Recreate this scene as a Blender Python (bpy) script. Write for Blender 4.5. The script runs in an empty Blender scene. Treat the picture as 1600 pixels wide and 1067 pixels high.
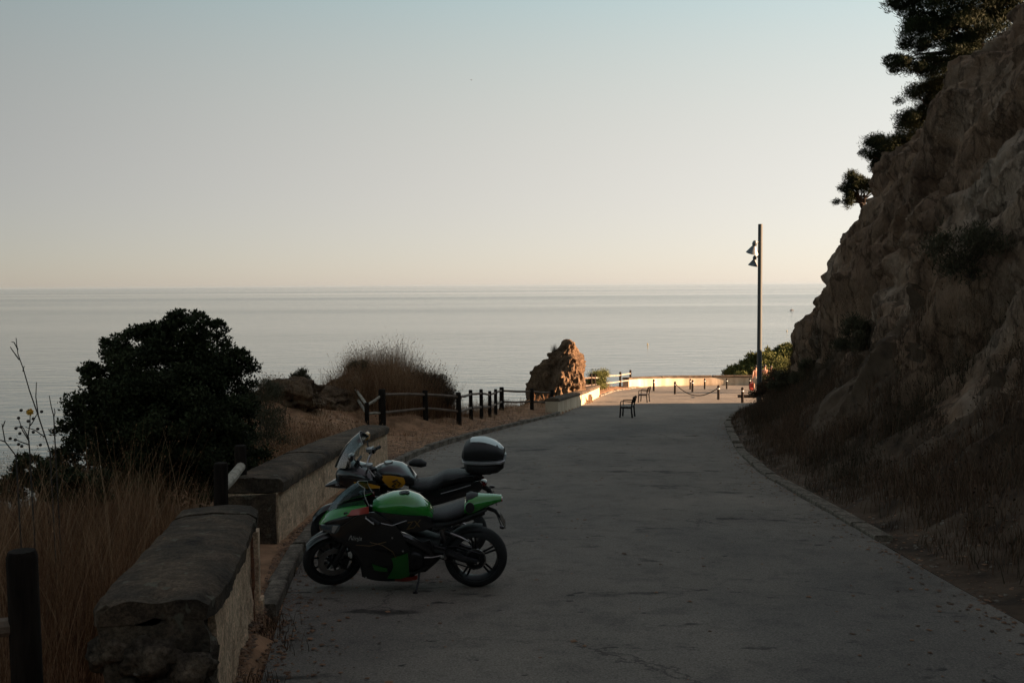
import bpy, bmesh, math, random
import numpy as np
from mathutils import Vector, Matrix
R = math.radians
random.seed(7)
rng = np.random.default_rng(11)
scn = bpy.context.scene
COL = scn.collection

# ------------------------------------------------------------------ camera
CZ = 32.0                       # camera height above the sea
F = 35.0 / 36.0 * 1600.0        # focal length in photo pixels
PITCH, ROLL = 3.24, -0.38
cam_d = bpy.data.cameras.new('camera'); cam_d.lens = 35.0; cam_d.sensor_width = 36.0
cam_d.clip_start = 0.05; cam_d.clip_end = 80000.0
cam = bpy.data.objects.new('camera', cam_d); COL.objects.link(cam)
CROT = Matrix.Rotation(R(90 - PITCH), 3, 'X') @ Matrix.Rotation(R(ROLL), 3, 'Z')
cam.matrix_world = Matrix.Translation((0, 0, CZ)) @ CROT.to_4x4()
scn.camera = cam
# ------------------------------------------------------------------ light
SUN_EL, SUN_AZ = 16.0, 100.0    # azimuth clockwise from +Y (the view direction)
w = bpy.data.worlds.new('World'); scn.world = w; w.use_nodes = True
nt = w.node_tree; bg = nt.nodes['Background']
sky = nt.nodes.new('ShaderNodeTexSky'); sky.sky_type = 'NISHITA'; sky.sun_disc = False
sky.sun_elevation = R(SUN_EL); sky.sun_rotation = R(SUN_AZ)
sky.altitude = 30; sky.air_density = 0.7; sky.dust_density = 0.3; sky.ozone_density = 1.0
# bright sea haze: a pale veil over the clear-sky model, stronger low down and towards the sun's side of the sky
def wmath(op, a, b=None, c=None, clamp=False):
    q = nt.nodes.new('ShaderNodeMath'); q.operation = op; q.use_clamp = clamp
    for i, v in enumerate((a, b, c)):
        if v is None: continue
        if isinstance(v, (int, float)): q.inputs[i].default_value = v
        else: nt.links.new(v, q.inputs[i])
    return q.outputs[0]
def wvec(op, a, b):
    q = nt.nodes.new('ShaderNodeVectorMath'); q.operation = op
    for i, v in enumerate((a, b)):
        k = 'Scale' if (op == 'SCALE' and i == 1) else i
        if isinstance(v, (tuple, float, int)): q.inputs[k].default_value = v
        else: nt.links.new(v, q.inputs[k])
    return q.outputs['Value'] if op == 'DOT_PRODUCT' else q.outputs[0]
wtc = nt.nodes.new('ShaderNodeTexCoord'); wsep = nt.nodes.new('ShaderNodeSeparateXYZ'); nt.links.new(wtc.outputs['Generated'], wsep.inputs[0])
s_dot = wvec('DOT_PRODUCT', wtc.outputs['Generated'], (math.sin(R(SUN_AZ)), math.cos(R(SUN_AZ)), 0.0))
g1 = wmath('MULTIPLY_ADD', wmath('MULTIPLY_ADD', s_dot, -0.25, 0.72), s_dot, 1.12)
g1 = wmath('MAXIMUM', g1, 0.60)
el = wmath('MULTIPLY', wsep.outputs[2], 1.3, clamp=True)
fade = wmath('MULTIPLY_ADD', el, -0.55, 1.0)
veil = wvec('SCALE', (1.90, 1.57, 1.43), fade)
mid = wmath('MULTIPLY', wmath('MAXIMUM', wmath('SUBTRACT', 0.8, wsep.outputs[2]), 0.0), wmath('MAXIMUM', wsep.outputs[2], 0.0))
veil = wvec('ADD', veil, wvec('SCALE', (.15, 4.25, 3.75), mid))
zc = wmath('MAXIMUM', wsep.outputs[2], 0.0)
warm = wmath('MULTIPLY', zc, wmath('MAXIMUM', wmath('SUBTRACT', 0.285, zc), 0.0))
veil = wvec('ADD', veil, wvec('SCALE', (21.0, 4.5, -8.5), warm))
skyc = wvec('SCALE', wvec('ADD', wvec('SCALE', sky.outputs[0], 0.225), veil), g1)
nt.links.new(skyc, bg.inputs[0]); bg.inputs[1].default_value = 0.05
sun_d = bpy.data.lights.new('sun', 'SUN'); sun_d.energy = 5.0; sun_d.angle = R(0.5); sun_d.color = (1.0, 0.63, 0.38)
sun = bpy.data.objects.new('sun', sun_d); COL.objects.link(sun)
tosun = Vector((math.sin(R(SUN_AZ)) * math.cos(R(SUN_EL)), math.cos(R(SUN_AZ)) * math.cos(R(SUN_EL)), math.sin(R(SUN_EL))))
sun.rotation_euler = tosun.to_track_quat('Z', 'Y').to_euler(); sun.location = (40, -10, 60)
scn.view_settings.view_transform = 'Standard'; scn.view_settings.look = 'None'
scn.view_settings.gamma = 1.0; scn.view_settings.use_curve_mapping = False
scn.view_settings.exposure = 2.3
try:
    scn.cycles.max_bounces = 6; scn.cycles.transparent_max_bounces = 12
except Exception: pass

# ------------------------------------------------------------------ pixel helpers
def ray(px, py):
    v = CROT @ Vector(((px - 800) / F, (533.5 - py) / F, -1.0))
    return v
def P(px, py, Y):
    v = ray(px, py); k = Y / v.y
    return Vector((v.x * k, Y, CZ + v.z * k))
def drop(Y):
    Y = np.asarray(Y, float)
    return np.where(Y < 50, 2.175 + .0795 * Y, 6.15 + .07 * (Y - 50))
def zr(Y): return CZ - drop(Y)
def zrf(Y): return float(zr(Y))
def G(px, py, dz=0.0):
    v = ray(px, py); lo, hi = 1.0, 300.0
    for _ in range(60):
        m = .5 * (lo + hi)
        if CZ + v.z * m / v.y > zrf(m) + dz: lo = m
        else: hi = m
    k = lo / v.y
    return Vector((v.x * k, lo, CZ + v.z * k))

# ------------------------------------------------------------------ noise (numpy)
def _h(ix, iy, iz, s):
    n = (ix.astype(np.int64) * 374761393 + iy.astype(np.int64) * 668265263 + iz.astype(np.int64) * 2147483647 + s * 974634777) & 0xFFFFFFFF
    n = ((n ^ (n >> 13)) * 1274126177) & 0xFFFFFFFF
    n = ((n ^ (n >> 15)) * 2246822519) & 0xFFFFFFFF
    return ((n ^ (n >> 16)) & 0xFFFFFF) / float(0xFFFFFF)
def vnoise(x, y, z, s=0):
    ix, iy, iz = np.floor(x), np.floor(y), np.floor(z)
    fx, fy, fz = x - ix, y - iy, z - iz
    fx = fx * fx * (3 - 2 * fx); fy = fy * fy * (3 - 2 * fy); fz = fz * fz * (3 - 2 * fz)
    r = 0
    for a in (0, 1):
        for b in (0, 1):
            for c in (0, 1):
                r = r + _h(ix + a, iy + b, iz + c, s) * (fx if a else 1 - fx) * (fy if b else 1 - fy) * (fz if c else 1 - fz)
    return r * 2 - 1
def fbm(x, y, z, octv=4, s=0, gain=.5):
    r = 0; a = 1.0; f = 1.0
    for o in range(octv):
        r = r + a * vnoise(x * f, y * f, z * f, s + o * 17); a *= gain; f *= 2.03
    return r
def facet(x, y, z, s=0, tilt=.9, k=11.0):
    """blocky rock: every voronoi cell is a tilted plane of its own, with narrow worn edges"""
    ix, iy, iz = np.floor(x), np.floor(y), np.floor(z)
    num = np.zeros(x.shape); den = np.zeros(x.shape); best = np.full(x.shape, 1e9); sec = np.full(x.shape, 1e9)
    for a in (-1, 0, 1):
        for b in (-1, 0, 1):
            for c in (-1, 0, 1):
                jx, jy, jz = ix + a, iy + b, iz + c
                dx = x - (jx + _h(jx, jy, jz, s)); dy = y - (jy + _h(jx, jy, jz, s + 1)); dz = z - (jz + _h(jx, jy, jz, s + 2))
                d = dx * dx + dy * dy + dz * dz
                v = (_h(jx, jy, jz, s + 3) - .5) + tilt * (dx * (_h(jx, jy, jz, s + 4) - .5) + dy * (_h(jx, jy, jz, s + 5) - .5) + dz * (_h(jx, jy, jz, s + 6) - .5)) * 2
                w_ = np.exp(-k * d); num += w_ * v; den += w_
                m = d < best; sec = np.where(m, best, np.minimum(sec, d)); best = np.where(m, d, best)
    edge = np.sqrt(sec) - np.sqrt(best)
    return num / den - .22 * np.exp(-edge * 11)

# ------------------------------------------------------------------ materials
def nodes_of(m): return m.node_tree.nodes, m.node_tree.links
def mat(name, col, rough=.7, metal=0.0, col2=None, scale=5.0, bump=0.0, bscale=40.0, coat=0.0, spec=.5, stretch=(1, 1, 1), col3=None, detail=6, tint=None):
    m = bpy.data.materials.new(name); m.use_nodes = True
    n, l = nodes_of(m); b = n['Principled BSDF']
    b.inputs['Roughness'].default_value = rough; b.inputs['Metallic'].default_value = metal
    b.inputs['Coat Weight'].default_value = coat; b.inputs['Coat Roughness'].default_value = .05
    b.inputs['Specular IOR Level'].default_value = spec
    tc = n.new('ShaderNodeTexCoord'); mp = n.new('ShaderNodeMapping'); mp.inputs['Scale'].default_value = stretch
    l.new(tc.outputs['Object'], mp.inputs[0])
    c2 = col2 or tuple(x * .75 for x in col)
    nz = n.new('ShaderNodeTexNoise'); nz.inputs['Scale'].default_value = scale; nz.inputs['Detail'].default_value = detail; nz.inputs['Roughness'].default_value = .62
    l.new(mp.outputs[0], nz.inputs['Vector'])
    cr = n.new('ShaderNodeValToRGB'); e = cr.color_ramp.elements
    e[0].position = .35; e[0].color = (*c2, 1); e[1].position = .66; e[1].color = (*col, 1)
    if col3:
        q = cr.color_ramp.elements.new(.5); q.color = (*col3, 1)
    l.new(nz.outputs['Fac'], cr.inputs[0]); out = cr.outputs[0]
    if tint:                     # per-blade / per-leaf variation stored on the mesh
        at = n.new('ShaderNodeAttribute'); at.attribute_name = 'tint'
        r2 = n.new('ShaderNodeValToRGB'); els = r2.color_ramp.elements
        els[0].position = 0; els[0].color = (*tint[0], 1); els[1].position = 1; els[1].color = (*tint[-1], 1)
        for i, t in enumerate(tint[1:-1]):
            q = els.new((i + 1) / (len(tint) - 1)); q.color = (*t, 1)
        l.new(at.outputs['Fac'], r2.inputs[0]); out = r2.outputs[0]
    l.new(out, b.inputs['Base Color'])
    if bump:
        bn = n.new('ShaderNodeTexNoise'); bn.inputs['Scale'].default_value = bscale; bn.inputs['Detail'].default_value = 8; bn.inputs['Roughness'].default_value = .65
        l.new(mp.outputs[0], bn.inputs['Vector'])
        bp = n.new('ShaderNodeBump'); bp.inputs['Strength'].default_value = bump; bp.inputs['Distance'].default_value = .02
        l.new(bn.outputs['Fac'], bp.inputs['Height']); l.new(bp.outputs[0], b.inputs['Normal'])
    return m

M = {}
def rock_mat(name, cA, cB, cC, sc=.35):
    m = bpy.data.materials.new(name); m.use_nodes = True
    n, l = nodes_of(m); b = n['Principled BSDF']; b.inputs['Roughness'].default_value = .9; b.inputs['Specular IOR Level'].default_value = .25
    tc = n.new('ShaderNodeTexCoord'); mp = n.new('ShaderNodeMapping'); mp.inputs['Rotation'].default_value = (-.57, .15, 0); mp.inputs['Scale'].default_value = (1, 1, .4)
    l.new(tc.outputs['Object'], mp.inputs[0])
    n1 = n.new('ShaderNodeTexNoise'); n1.inputs['Scale'].default_value = sc; n1.inputs['Detail'].default_value = 9; n1.inputs['Roughness'].default_value = .68; n1.inputs['Distortion'].default_value = .6
    n2 = n.new('ShaderNodeTexNoise'); n2.inputs['Scale'].default_value = sc * 9; n2.inputs['Detail'].default_value = 8; n2.inputs['Roughness'].default_value = .7
    for q in (n1, n2): l.new(mp.outputs[0], q.inputs['Vector'])
    r1 = n.new('ShaderNodeValToRGB'); e = r1.color_ramp.elements
    e[0].position = .33; e[0].color = (*cA, 1); e[1].position = .68; e[1].color = (*cC, 1); q = e.new(.5); q.color = (*cB, 1)
    l.new(n1.outputs['Fac'], r1.inputs[0])
    r2 = n.new('ShaderNodeValToRGB'); r2.color_ramp.elements[0].position = .3; r2.color_ramp.elements[0].color = (.5, .5, .5, 1); r2.color_ramp.elements[1].position = .65; r2.color_ramp.elements[1].color = (1.15, 1.1, 1.05, 1)
    l.new(n2.outputs['Fac'], r2.inputs[0])
    mx = n.new('ShaderNodeMix'); mx.data_type = 'RGBA'; mx.blend_type = 'MULTIPLY'; mx.inputs[0].default_value = .8
    l.new(r1.outputs[0], mx.inputs[6]); l.new(r2.outputs[0], mx.inputs[7])
    vo = n.new('ShaderNodeTexVoronoi'); vo.feature = 'DISTANCE_TO_EDGE'; vo.inputs['Scale'].default_value = sc * 4.5
    wv = n.new('ShaderNodeVectorMath'); wv.operation = 'MULTIPLY_ADD'; wv.inputs[1].default_value = (.5, .5, .5)
    l.new(n2.outputs['Color'], wv.inputs[0]); l.new(mp.outputs[0], wv.inputs[2]); l.new(wv.outputs[0], vo.inputs['Vector'])
    r3 = n.new('ShaderNodeValToRGB'); r3.color_ramp.elements[0].position = 0; r3.color_ramp.elements[0].color = (.30, .29, .28, 1); r3.color_ramp.elements[1].position = .07; r3.color_ramp.elements[1].color = (1, 1, 1, 1)
    l.new(vo.outputs['Distance'], r3.inputs[0]); mx3 = n.new('ShaderNodeMix'); mx3.data_type = 'RGBA'; mx3.blend_type = 'MULTIPLY'; mx3.inputs[0].default_value = .85
    l.new(mx.outputs[2], mx3.inputs[6]); l.new(r3.outputs[0], mx3.inputs[7]); l.new(mx3.outputs[2], b.inputs['Base Color'])
    n3 = n.new('ShaderNodeTexNoise'); n3.inputs['Scale'].default_value = 6; n3.inputs['Detail'].default_value = 10; n3.inputs['Roughness'].default_value = .72
    l.new(mp.outputs[0], n3.inputs['Vector'])
    bp = n.new('ShaderNodeBump'); bp.inputs['Strength'].default_value = 1.0; bp.inputs['Distance'].default_value = .34
    l.new(n3.outputs['Fac'], bp.inputs['Height'])
    n4 = n.new('ShaderNodeTexNoise'); n4.inputs['Scale'].default_value = 2.2; n4.inputs['Detail'].default_value = 10; n4.inputs['Roughness'].default_value = .6
    m4 = n.new('ShaderNodeMapping'); m4.inputs['Rotation'].default_value = (-.57, .15, 0); m4.inputs['Scale'].default_value = (3.2, 3.2, .45); l.new(tc.outputs['Object'], m4.inputs[0]); l.new(m4.outputs[0], n4.inputs['Vector'])
    b4 = n.new('ShaderNodeBump'); b4.inputs['Strength'].default_value = 1.0; b4.inputs['Distance'].default_value = .30
    l.new(n4.outputs['Fac'], b4.inputs['Height']); l.new(bp.outputs[0], b4.inputs['Normal']); l.new(b4.outputs[0], b.inputs['Normal'])
    return m

M['cliff'] = rock_mat('cliff_rock', (.24, .165, .12), (.43, .295, .205), (.60, .50, .41))
M['rock'] = rock_mat('ochre_rock', (.13, .082, .05), (.23, .15, .09), (.29, .21, .135), .7)
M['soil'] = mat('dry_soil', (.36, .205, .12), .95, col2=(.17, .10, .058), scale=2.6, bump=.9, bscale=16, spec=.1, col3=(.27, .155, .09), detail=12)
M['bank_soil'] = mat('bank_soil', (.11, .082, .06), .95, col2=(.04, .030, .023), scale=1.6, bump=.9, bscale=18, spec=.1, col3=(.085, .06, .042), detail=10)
def worn_mat(name, ramp, fine, lichen, bumps, rough=.95):
    """large stains x fine grain, with lichen spots and two scales of relief"""
    m = bpy.data.materials.new(name); m.use_nodes = True; n, l = nodes_of(m); b = n['Principled BSDF']
    b.inputs['Roughness'].default_value = rough; b.inputs['Specular IOR Level'].default_value = .12
    tc = n.new('ShaderNodeTexCoord')
    def nz(sc, det, ro=.65):
        q = n.new('ShaderNodeTexNoise'); q.inputs['Scale'].default_value = sc; q.inputs['Detail'].default_value = det; q.inputs['Roughness'].default_value = ro; l.new(tc.outputs['Object'], q.inputs['Vector']); return q.outputs['Fac']
    def rp(src, st):
        r = n.new('ShaderNodeValToRGB'); e = r.color_ramp.elements
        e[0].position, e[0].color = st[0][0], (*st[0][1], 1); e[1].position, e[1].color = st[-1][0], (*st[-1][1], 1)
        for p_, c_ in st[1:-1]: q = e.new(p_); q.color = (*c_, 1)
        l.new(src, r.inputs[0]); return r.outputs[0]
    def mx(a, c, f, mode='MULTIPLY'):
        x = n.new('ShaderNodeMix'); x.data_type = 'RGBA'; x.blend_type = mode
        if isinstance(f, float): x.inputs[0].default_value = f
        else: l.new(f, x.inputs[0])
        l.new(a, x.inputs[6])
        if isinstance(c, tuple): x.inputs[7].default_value = (*c, 1)
        else: l.new(c, x.inputs[7])
        return x.outputs[2]
    base = rp(nz(2.3, 8), ramp)
    c = mx(base, rp(nz(fine, 5, .75), [(.3, (.38, .38, .38)), (.66, (1.5, 1.48, 1.44))]), 1.0)
    c = mx(c, rp(nz(fine * .22, 6, .7), [(.34, (.55, .55, .55)), (.6, (1.12, 1.1, 1.08))]), 1.0)
    if lichen: c = mx(c, lichen, rp(nz(9, 3, .5), [(.64, (0, 0, 0)), (.69, (.7, .7, .7))]), 'MIX')
    l.new(c, b.inputs['Base Color']); prev = None
    for sc, dist in bumps:
        bp = n.new('ShaderNodeBump'); bp.inputs['Strength'].default_value = 1.0; bp.inputs['Distance'].default_value = dist
        l.new(nz(sc, 7, .7), bp.inputs['Height'])
        if prev is not None: l.new(prev, bp.inputs['Normal'])
        prev = bp.outputs[0]
    l.new(prev, b.inputs['Normal']); return m
M['rubble'] = worn_mat('rubble_stone', [(.34, (.05, .043, .036)), (.5, (.10, .082, .064)), (.66, (.17, .135, .10))], 34, (.16, .155, .12), [(12, .03), (50, .012)])
M['concrete_cap'] = worn_mat('weathered_cap', [(.34, (.045, .038, .032)), (.5, (.085, .066, .05)), (.66, (.15, .112, .08))], 60, (.15, .145, .11), [(9, .035), (46, .014)])
M['stucco'] = worn_mat('cream_stucco', [(.30, (.34, .24, .165)), (.44, (.60, .435, .30)), (.62, (.72, .54, .38))], 38, None, [(14, .02), (60, .010)])
M['stucco_far'] = mat('cream_stucco_far', (.56, .46, .34), .92, col2=(.36, .28, .20), scale=1.6, bump=.6, bscale=12, spec=.2, stretch=(1, 1, .25))
M['brick'] = mat('brick_red', (.28, .13, .07), .9, col2=(.16, .08, .05), scale=14, bump=.6, bscale=60)
M['kerb'] = worn_mat('kerb_concrete', [(.34, (.10, .088, .074)), (.5, (.17, .15, .125)), (.66, (.23, .205, .17))], 45, (.20, .19, .15), [(16, .012), (70, .006)])
M['post'] = mat('dark_post_wood', (.026, .020, .016), .95, col2=(.010, .008, .007), scale=5, bump=.7, bscale=20, stretch=(4, 4, .5), spec=.08)
M['rail'] = mat('rail_wood', (.17, .12, .085), .8, col2=(.075, .055, .04), scale=5, bump=.5, bscale=24, stretch=(1, 1, 1))
M['bare_log'] = mat('bare_log', (.36, .32, .26), .8, col2=(.12, .10, .08), scale=7, bump=.5, bscale=30, col3=(.28, .25, .2))
M['bark'] = mat('bark', (.07, .05, .037), .95, col2=(.03, .024, .02), scale=8, bump=.8, bscale=20, stretch=(1, 1, .3))
M['leaf_dark'] = mat('leaf_dark', (.03, .04, .015), .75, spec=.15, tint=[(.016, .022, .010), (.030, .038, .016), (.045, .055, .022)])
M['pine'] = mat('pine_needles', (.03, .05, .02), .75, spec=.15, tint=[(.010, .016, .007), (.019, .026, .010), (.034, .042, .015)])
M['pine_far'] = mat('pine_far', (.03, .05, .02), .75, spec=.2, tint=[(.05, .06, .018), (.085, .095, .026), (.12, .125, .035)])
M['scrub'] = mat('scrub_leaf', (.05, .05, .03), .8, spec=.2, tint=[(.035, .035, .02), (.065, .06, .034), (.10, .085, .05)])
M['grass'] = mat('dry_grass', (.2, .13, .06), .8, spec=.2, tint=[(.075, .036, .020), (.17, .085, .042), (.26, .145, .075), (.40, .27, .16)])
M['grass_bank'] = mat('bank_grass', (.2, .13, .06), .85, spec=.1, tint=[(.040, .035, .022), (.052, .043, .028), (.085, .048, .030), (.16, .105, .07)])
M['stalk'] = mat('dead_stalk', (.06, .05, .04), .85, col2=(.035, .03, .025), scale=9)
M['yellow_petal'] = mat('yellow_petal', (.80, .46, .05), .6)
M['litter'] = mat('leaf_litter', (.15, .09, .05), .9, tint=[(.05, .033, .022), (.13, .07, .038), (.22, .12, .066)])
M['stone'] = mat('pale_stones', (.20, .175, .14), .95, col2=(.09, .075, .06), scale=3, bump=.5)

# asphalt: aggregate speckle, patches, tar stains, cracks
def asphalt():
    m = bpy.data.materials.new('asphalt'); m.use_nodes = True
    n, l = nodes_of(m); b = n['Principled BSDF']; b.inputs['Roughness'].default_value = .88; b.inputs['Specular IOR Level'].default_value = .3
    tc = n.new('ShaderNodeTexCoord')
    def noise(sc, det=4, ro=.6, st=None):
        q = n.new('ShaderNodeTexNoise'); q.inputs['Scale'].default_value = sc; q.inputs['Detail'].default_value = det; q.inputs['Roughness'].default_value = ro
        if st:
            mp = n.new('ShaderNodeMapping'); mp.inputs['Scale'].default_value = st; l.new(tc.outputs['Object'], mp.inputs[0]); l.new(mp.outputs[0], q.inputs['Vector'])
        else: l.new(tc.outputs['Object'], q.inputs['Vector'])
        return q
    def ramp(src, p0, c0, p1, c1):
        r = n.new('ShaderNodeValToRGB'); e = r.color_ramp.elements
        e[0].position = p0; e[0].color = (*c0, 1); e[1].position = p1; e[1].color = (*c1, 1); l.new(src, r.inputs[0]); return r.outputs[0]
    def mul(a, c, f=1.0):
        x = n.new('ShaderNodeMix'); x.data_type = 'RGBA'; x.blend_type = 'MULTIPLY'; x.inputs[0].default_value = f
        l.new(a, x.inputs[6]); l.new(c, x.inputs[7]); return x.outputs[2]
    base = ramp(noise(.45, 5).outputs['Fac'], .35, (.150, .134, .116), .66, (.205, .184, .158))
    speck = ramp(noise(62, 4, .75).outputs['Fac'], .32, (.35, .35, .35), .68, (1.5, 1.47, 1.43))
    c = mul(base, speck, .9)
    c = mul(c, ramp(noise(3.1, 6, .7).outputs['Fac'], .34, (.74, .74, .75), .5, (1.03, 1.03, 1.03)))
    c = mul(c, ramp(noise(.22, 5, .6, (1, .5, 1)).outputs['Fac'], .36, (.70, .72, .75), .56, (1.06, 1.05, 1.03)))
    # dark drips and tar spots, drawn out along the slope
    c = mul(c, ramp(noise(1.5, 5, .62, (.55, 1.1, 1)).outputs['Fac'], .335, (.30, .30, .30), .385, (1, 1, 1)))
    c = mul(c, ramp(noise(5.0, 3, .55, (.6, 1.0, 1)).outputs['Fac'], .285, (.22, .22, .22), .32, (1, 1, 1)))
    # hairline cracks
    v = n.new('ShaderNodeTexVoronoi'); v.feature = 'DISTANCE_TO_EDGE'; v.inputs['Scale'].default_value = .42
    wn = noise(1.3, 6, .7); ad = n.new('ShaderNodeVectorMath'); ad.operation = 'MULTIPLY_ADD'; ad.inputs[1].default_value = (.9, .9, .9)
    l.new(wn.outputs['Color'], ad.inputs[0]); l.new(tc.outputs['Object'], ad.inputs[2]); l.new(ad.outputs[0], v.inputs['Vector'])
    crk = ramp(v.outputs['Distance'], .0, (.35, .35, .35), .010, (1, 1, 1))
    msk = ramp(noise(.28, 2).outputs['Fac'], .5, (0, 0, 0), .56, (1, 1, 1))
    x = n.new('ShaderNodeMix'); x.data_type = 'RGBA'; x.blend_type = 'MULTIPLY'; l.new(msk, x.inputs[0]); l.new(c, x.inputs[6]); l.new(crk, x.inputs[7])
    l.new(x.outputs[2], b.inputs['Base Color'])
    bp = n.new('ShaderNodeBump'); bp.inputs['Strength'].default_value = .55; bp.inputs['Distance'].default_value = .012
    l.new(noise(70, 4, .7).outputs['Fac'], bp.inputs['Height']); l.new(bp.outputs[0], b.inputs['Normal'])
    return m
M['asphalt'] = asphalt()

def sea_mat():
    m = bpy.data.materials.new('sea_water'); m.use_nodes = True
    n, l = nodes_of(m); b = n['Principled BSDF']
    b.inputs['Base Color'].default_value = (.005, .014, .017, 1); b.inputs['IOR'].default_value = 1.333
    tc = n.new('ShaderNodeTexCoord')
    def noise(sc, det, st, rot=0.0):
        mp = n.new('ShaderNodeMapping'); mp.inputs['Scale'].default_value = st; mp.inputs['Rotation'].default_value = (0, 0, rot)
        q = n.new('ShaderNodeTexNoise'); q.inputs['Scale'].default_value = sc; q.inputs['Detail'].default_value = det; q.inputs['Roughness'].default_value = .6
        l.new(tc.outputs['Object'], mp.inputs[0]); l.new(mp.outputs[0], q.inputs['Vector']); return q
    big = noise(.0007, 5, (.16, 1, 1), .05)        # wind lanes
    r = n.new('ShaderNodeMapRange'); r.inputs[1].default_value = .38; r.inputs[2].default_value = .66; r.inputs[3].default_value = .01; r.inputs[4].default_value = .14
    l.new(big.outputs['Fac'], r.inputs[0]); l.new(r.outputs[0], b.inputs['Roughness'])
    w1 = noise(.16, 3, (.5, 1, 1), .10); w2 = noise(1.1, 3, (.6, 1, 1), -.2); w3 = noise(.045, 3, (.45, 1, 1), .2)
    a = n.new('ShaderNodeMath'); a.operation = 'MULTIPLY_ADD'; a.inputs[1].default_value = .22; l.new(w2.outputs['Fac'], a.inputs[0]); l.new(w1.outputs['Fac'], a.inputs[2])
    a2 = n.new('ShaderNodeMath'); a2.operation = 'MULTIPLY_ADD'; a2.inputs[1].default_value = .9; l.new(w3.outputs['Fac'], a2.inputs[0]); l.new(a.outputs[0], a2.inputs[2])
    s = n.new('ShaderNodeMapRange'); s.inputs[1].default_value = .36; s.inputs[2].default_value = .66; s.inputs[3].default_value = .12; s.inputs[4].default_value = 1.0
    l.new(big.outputs['Fac'], s.inputs[0])
    bp = n.new('ShaderNodeBump'); bp.inputs['Distance'].default_value = 1.9
    l.new(s.outputs[0], bp.inputs['Strength']); l.new(a2.outputs[0], bp.inputs['Height']); l.new(bp.outputs[0], b.inputs['Normal'])
    return m
M['sea'] = sea_mat()

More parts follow.
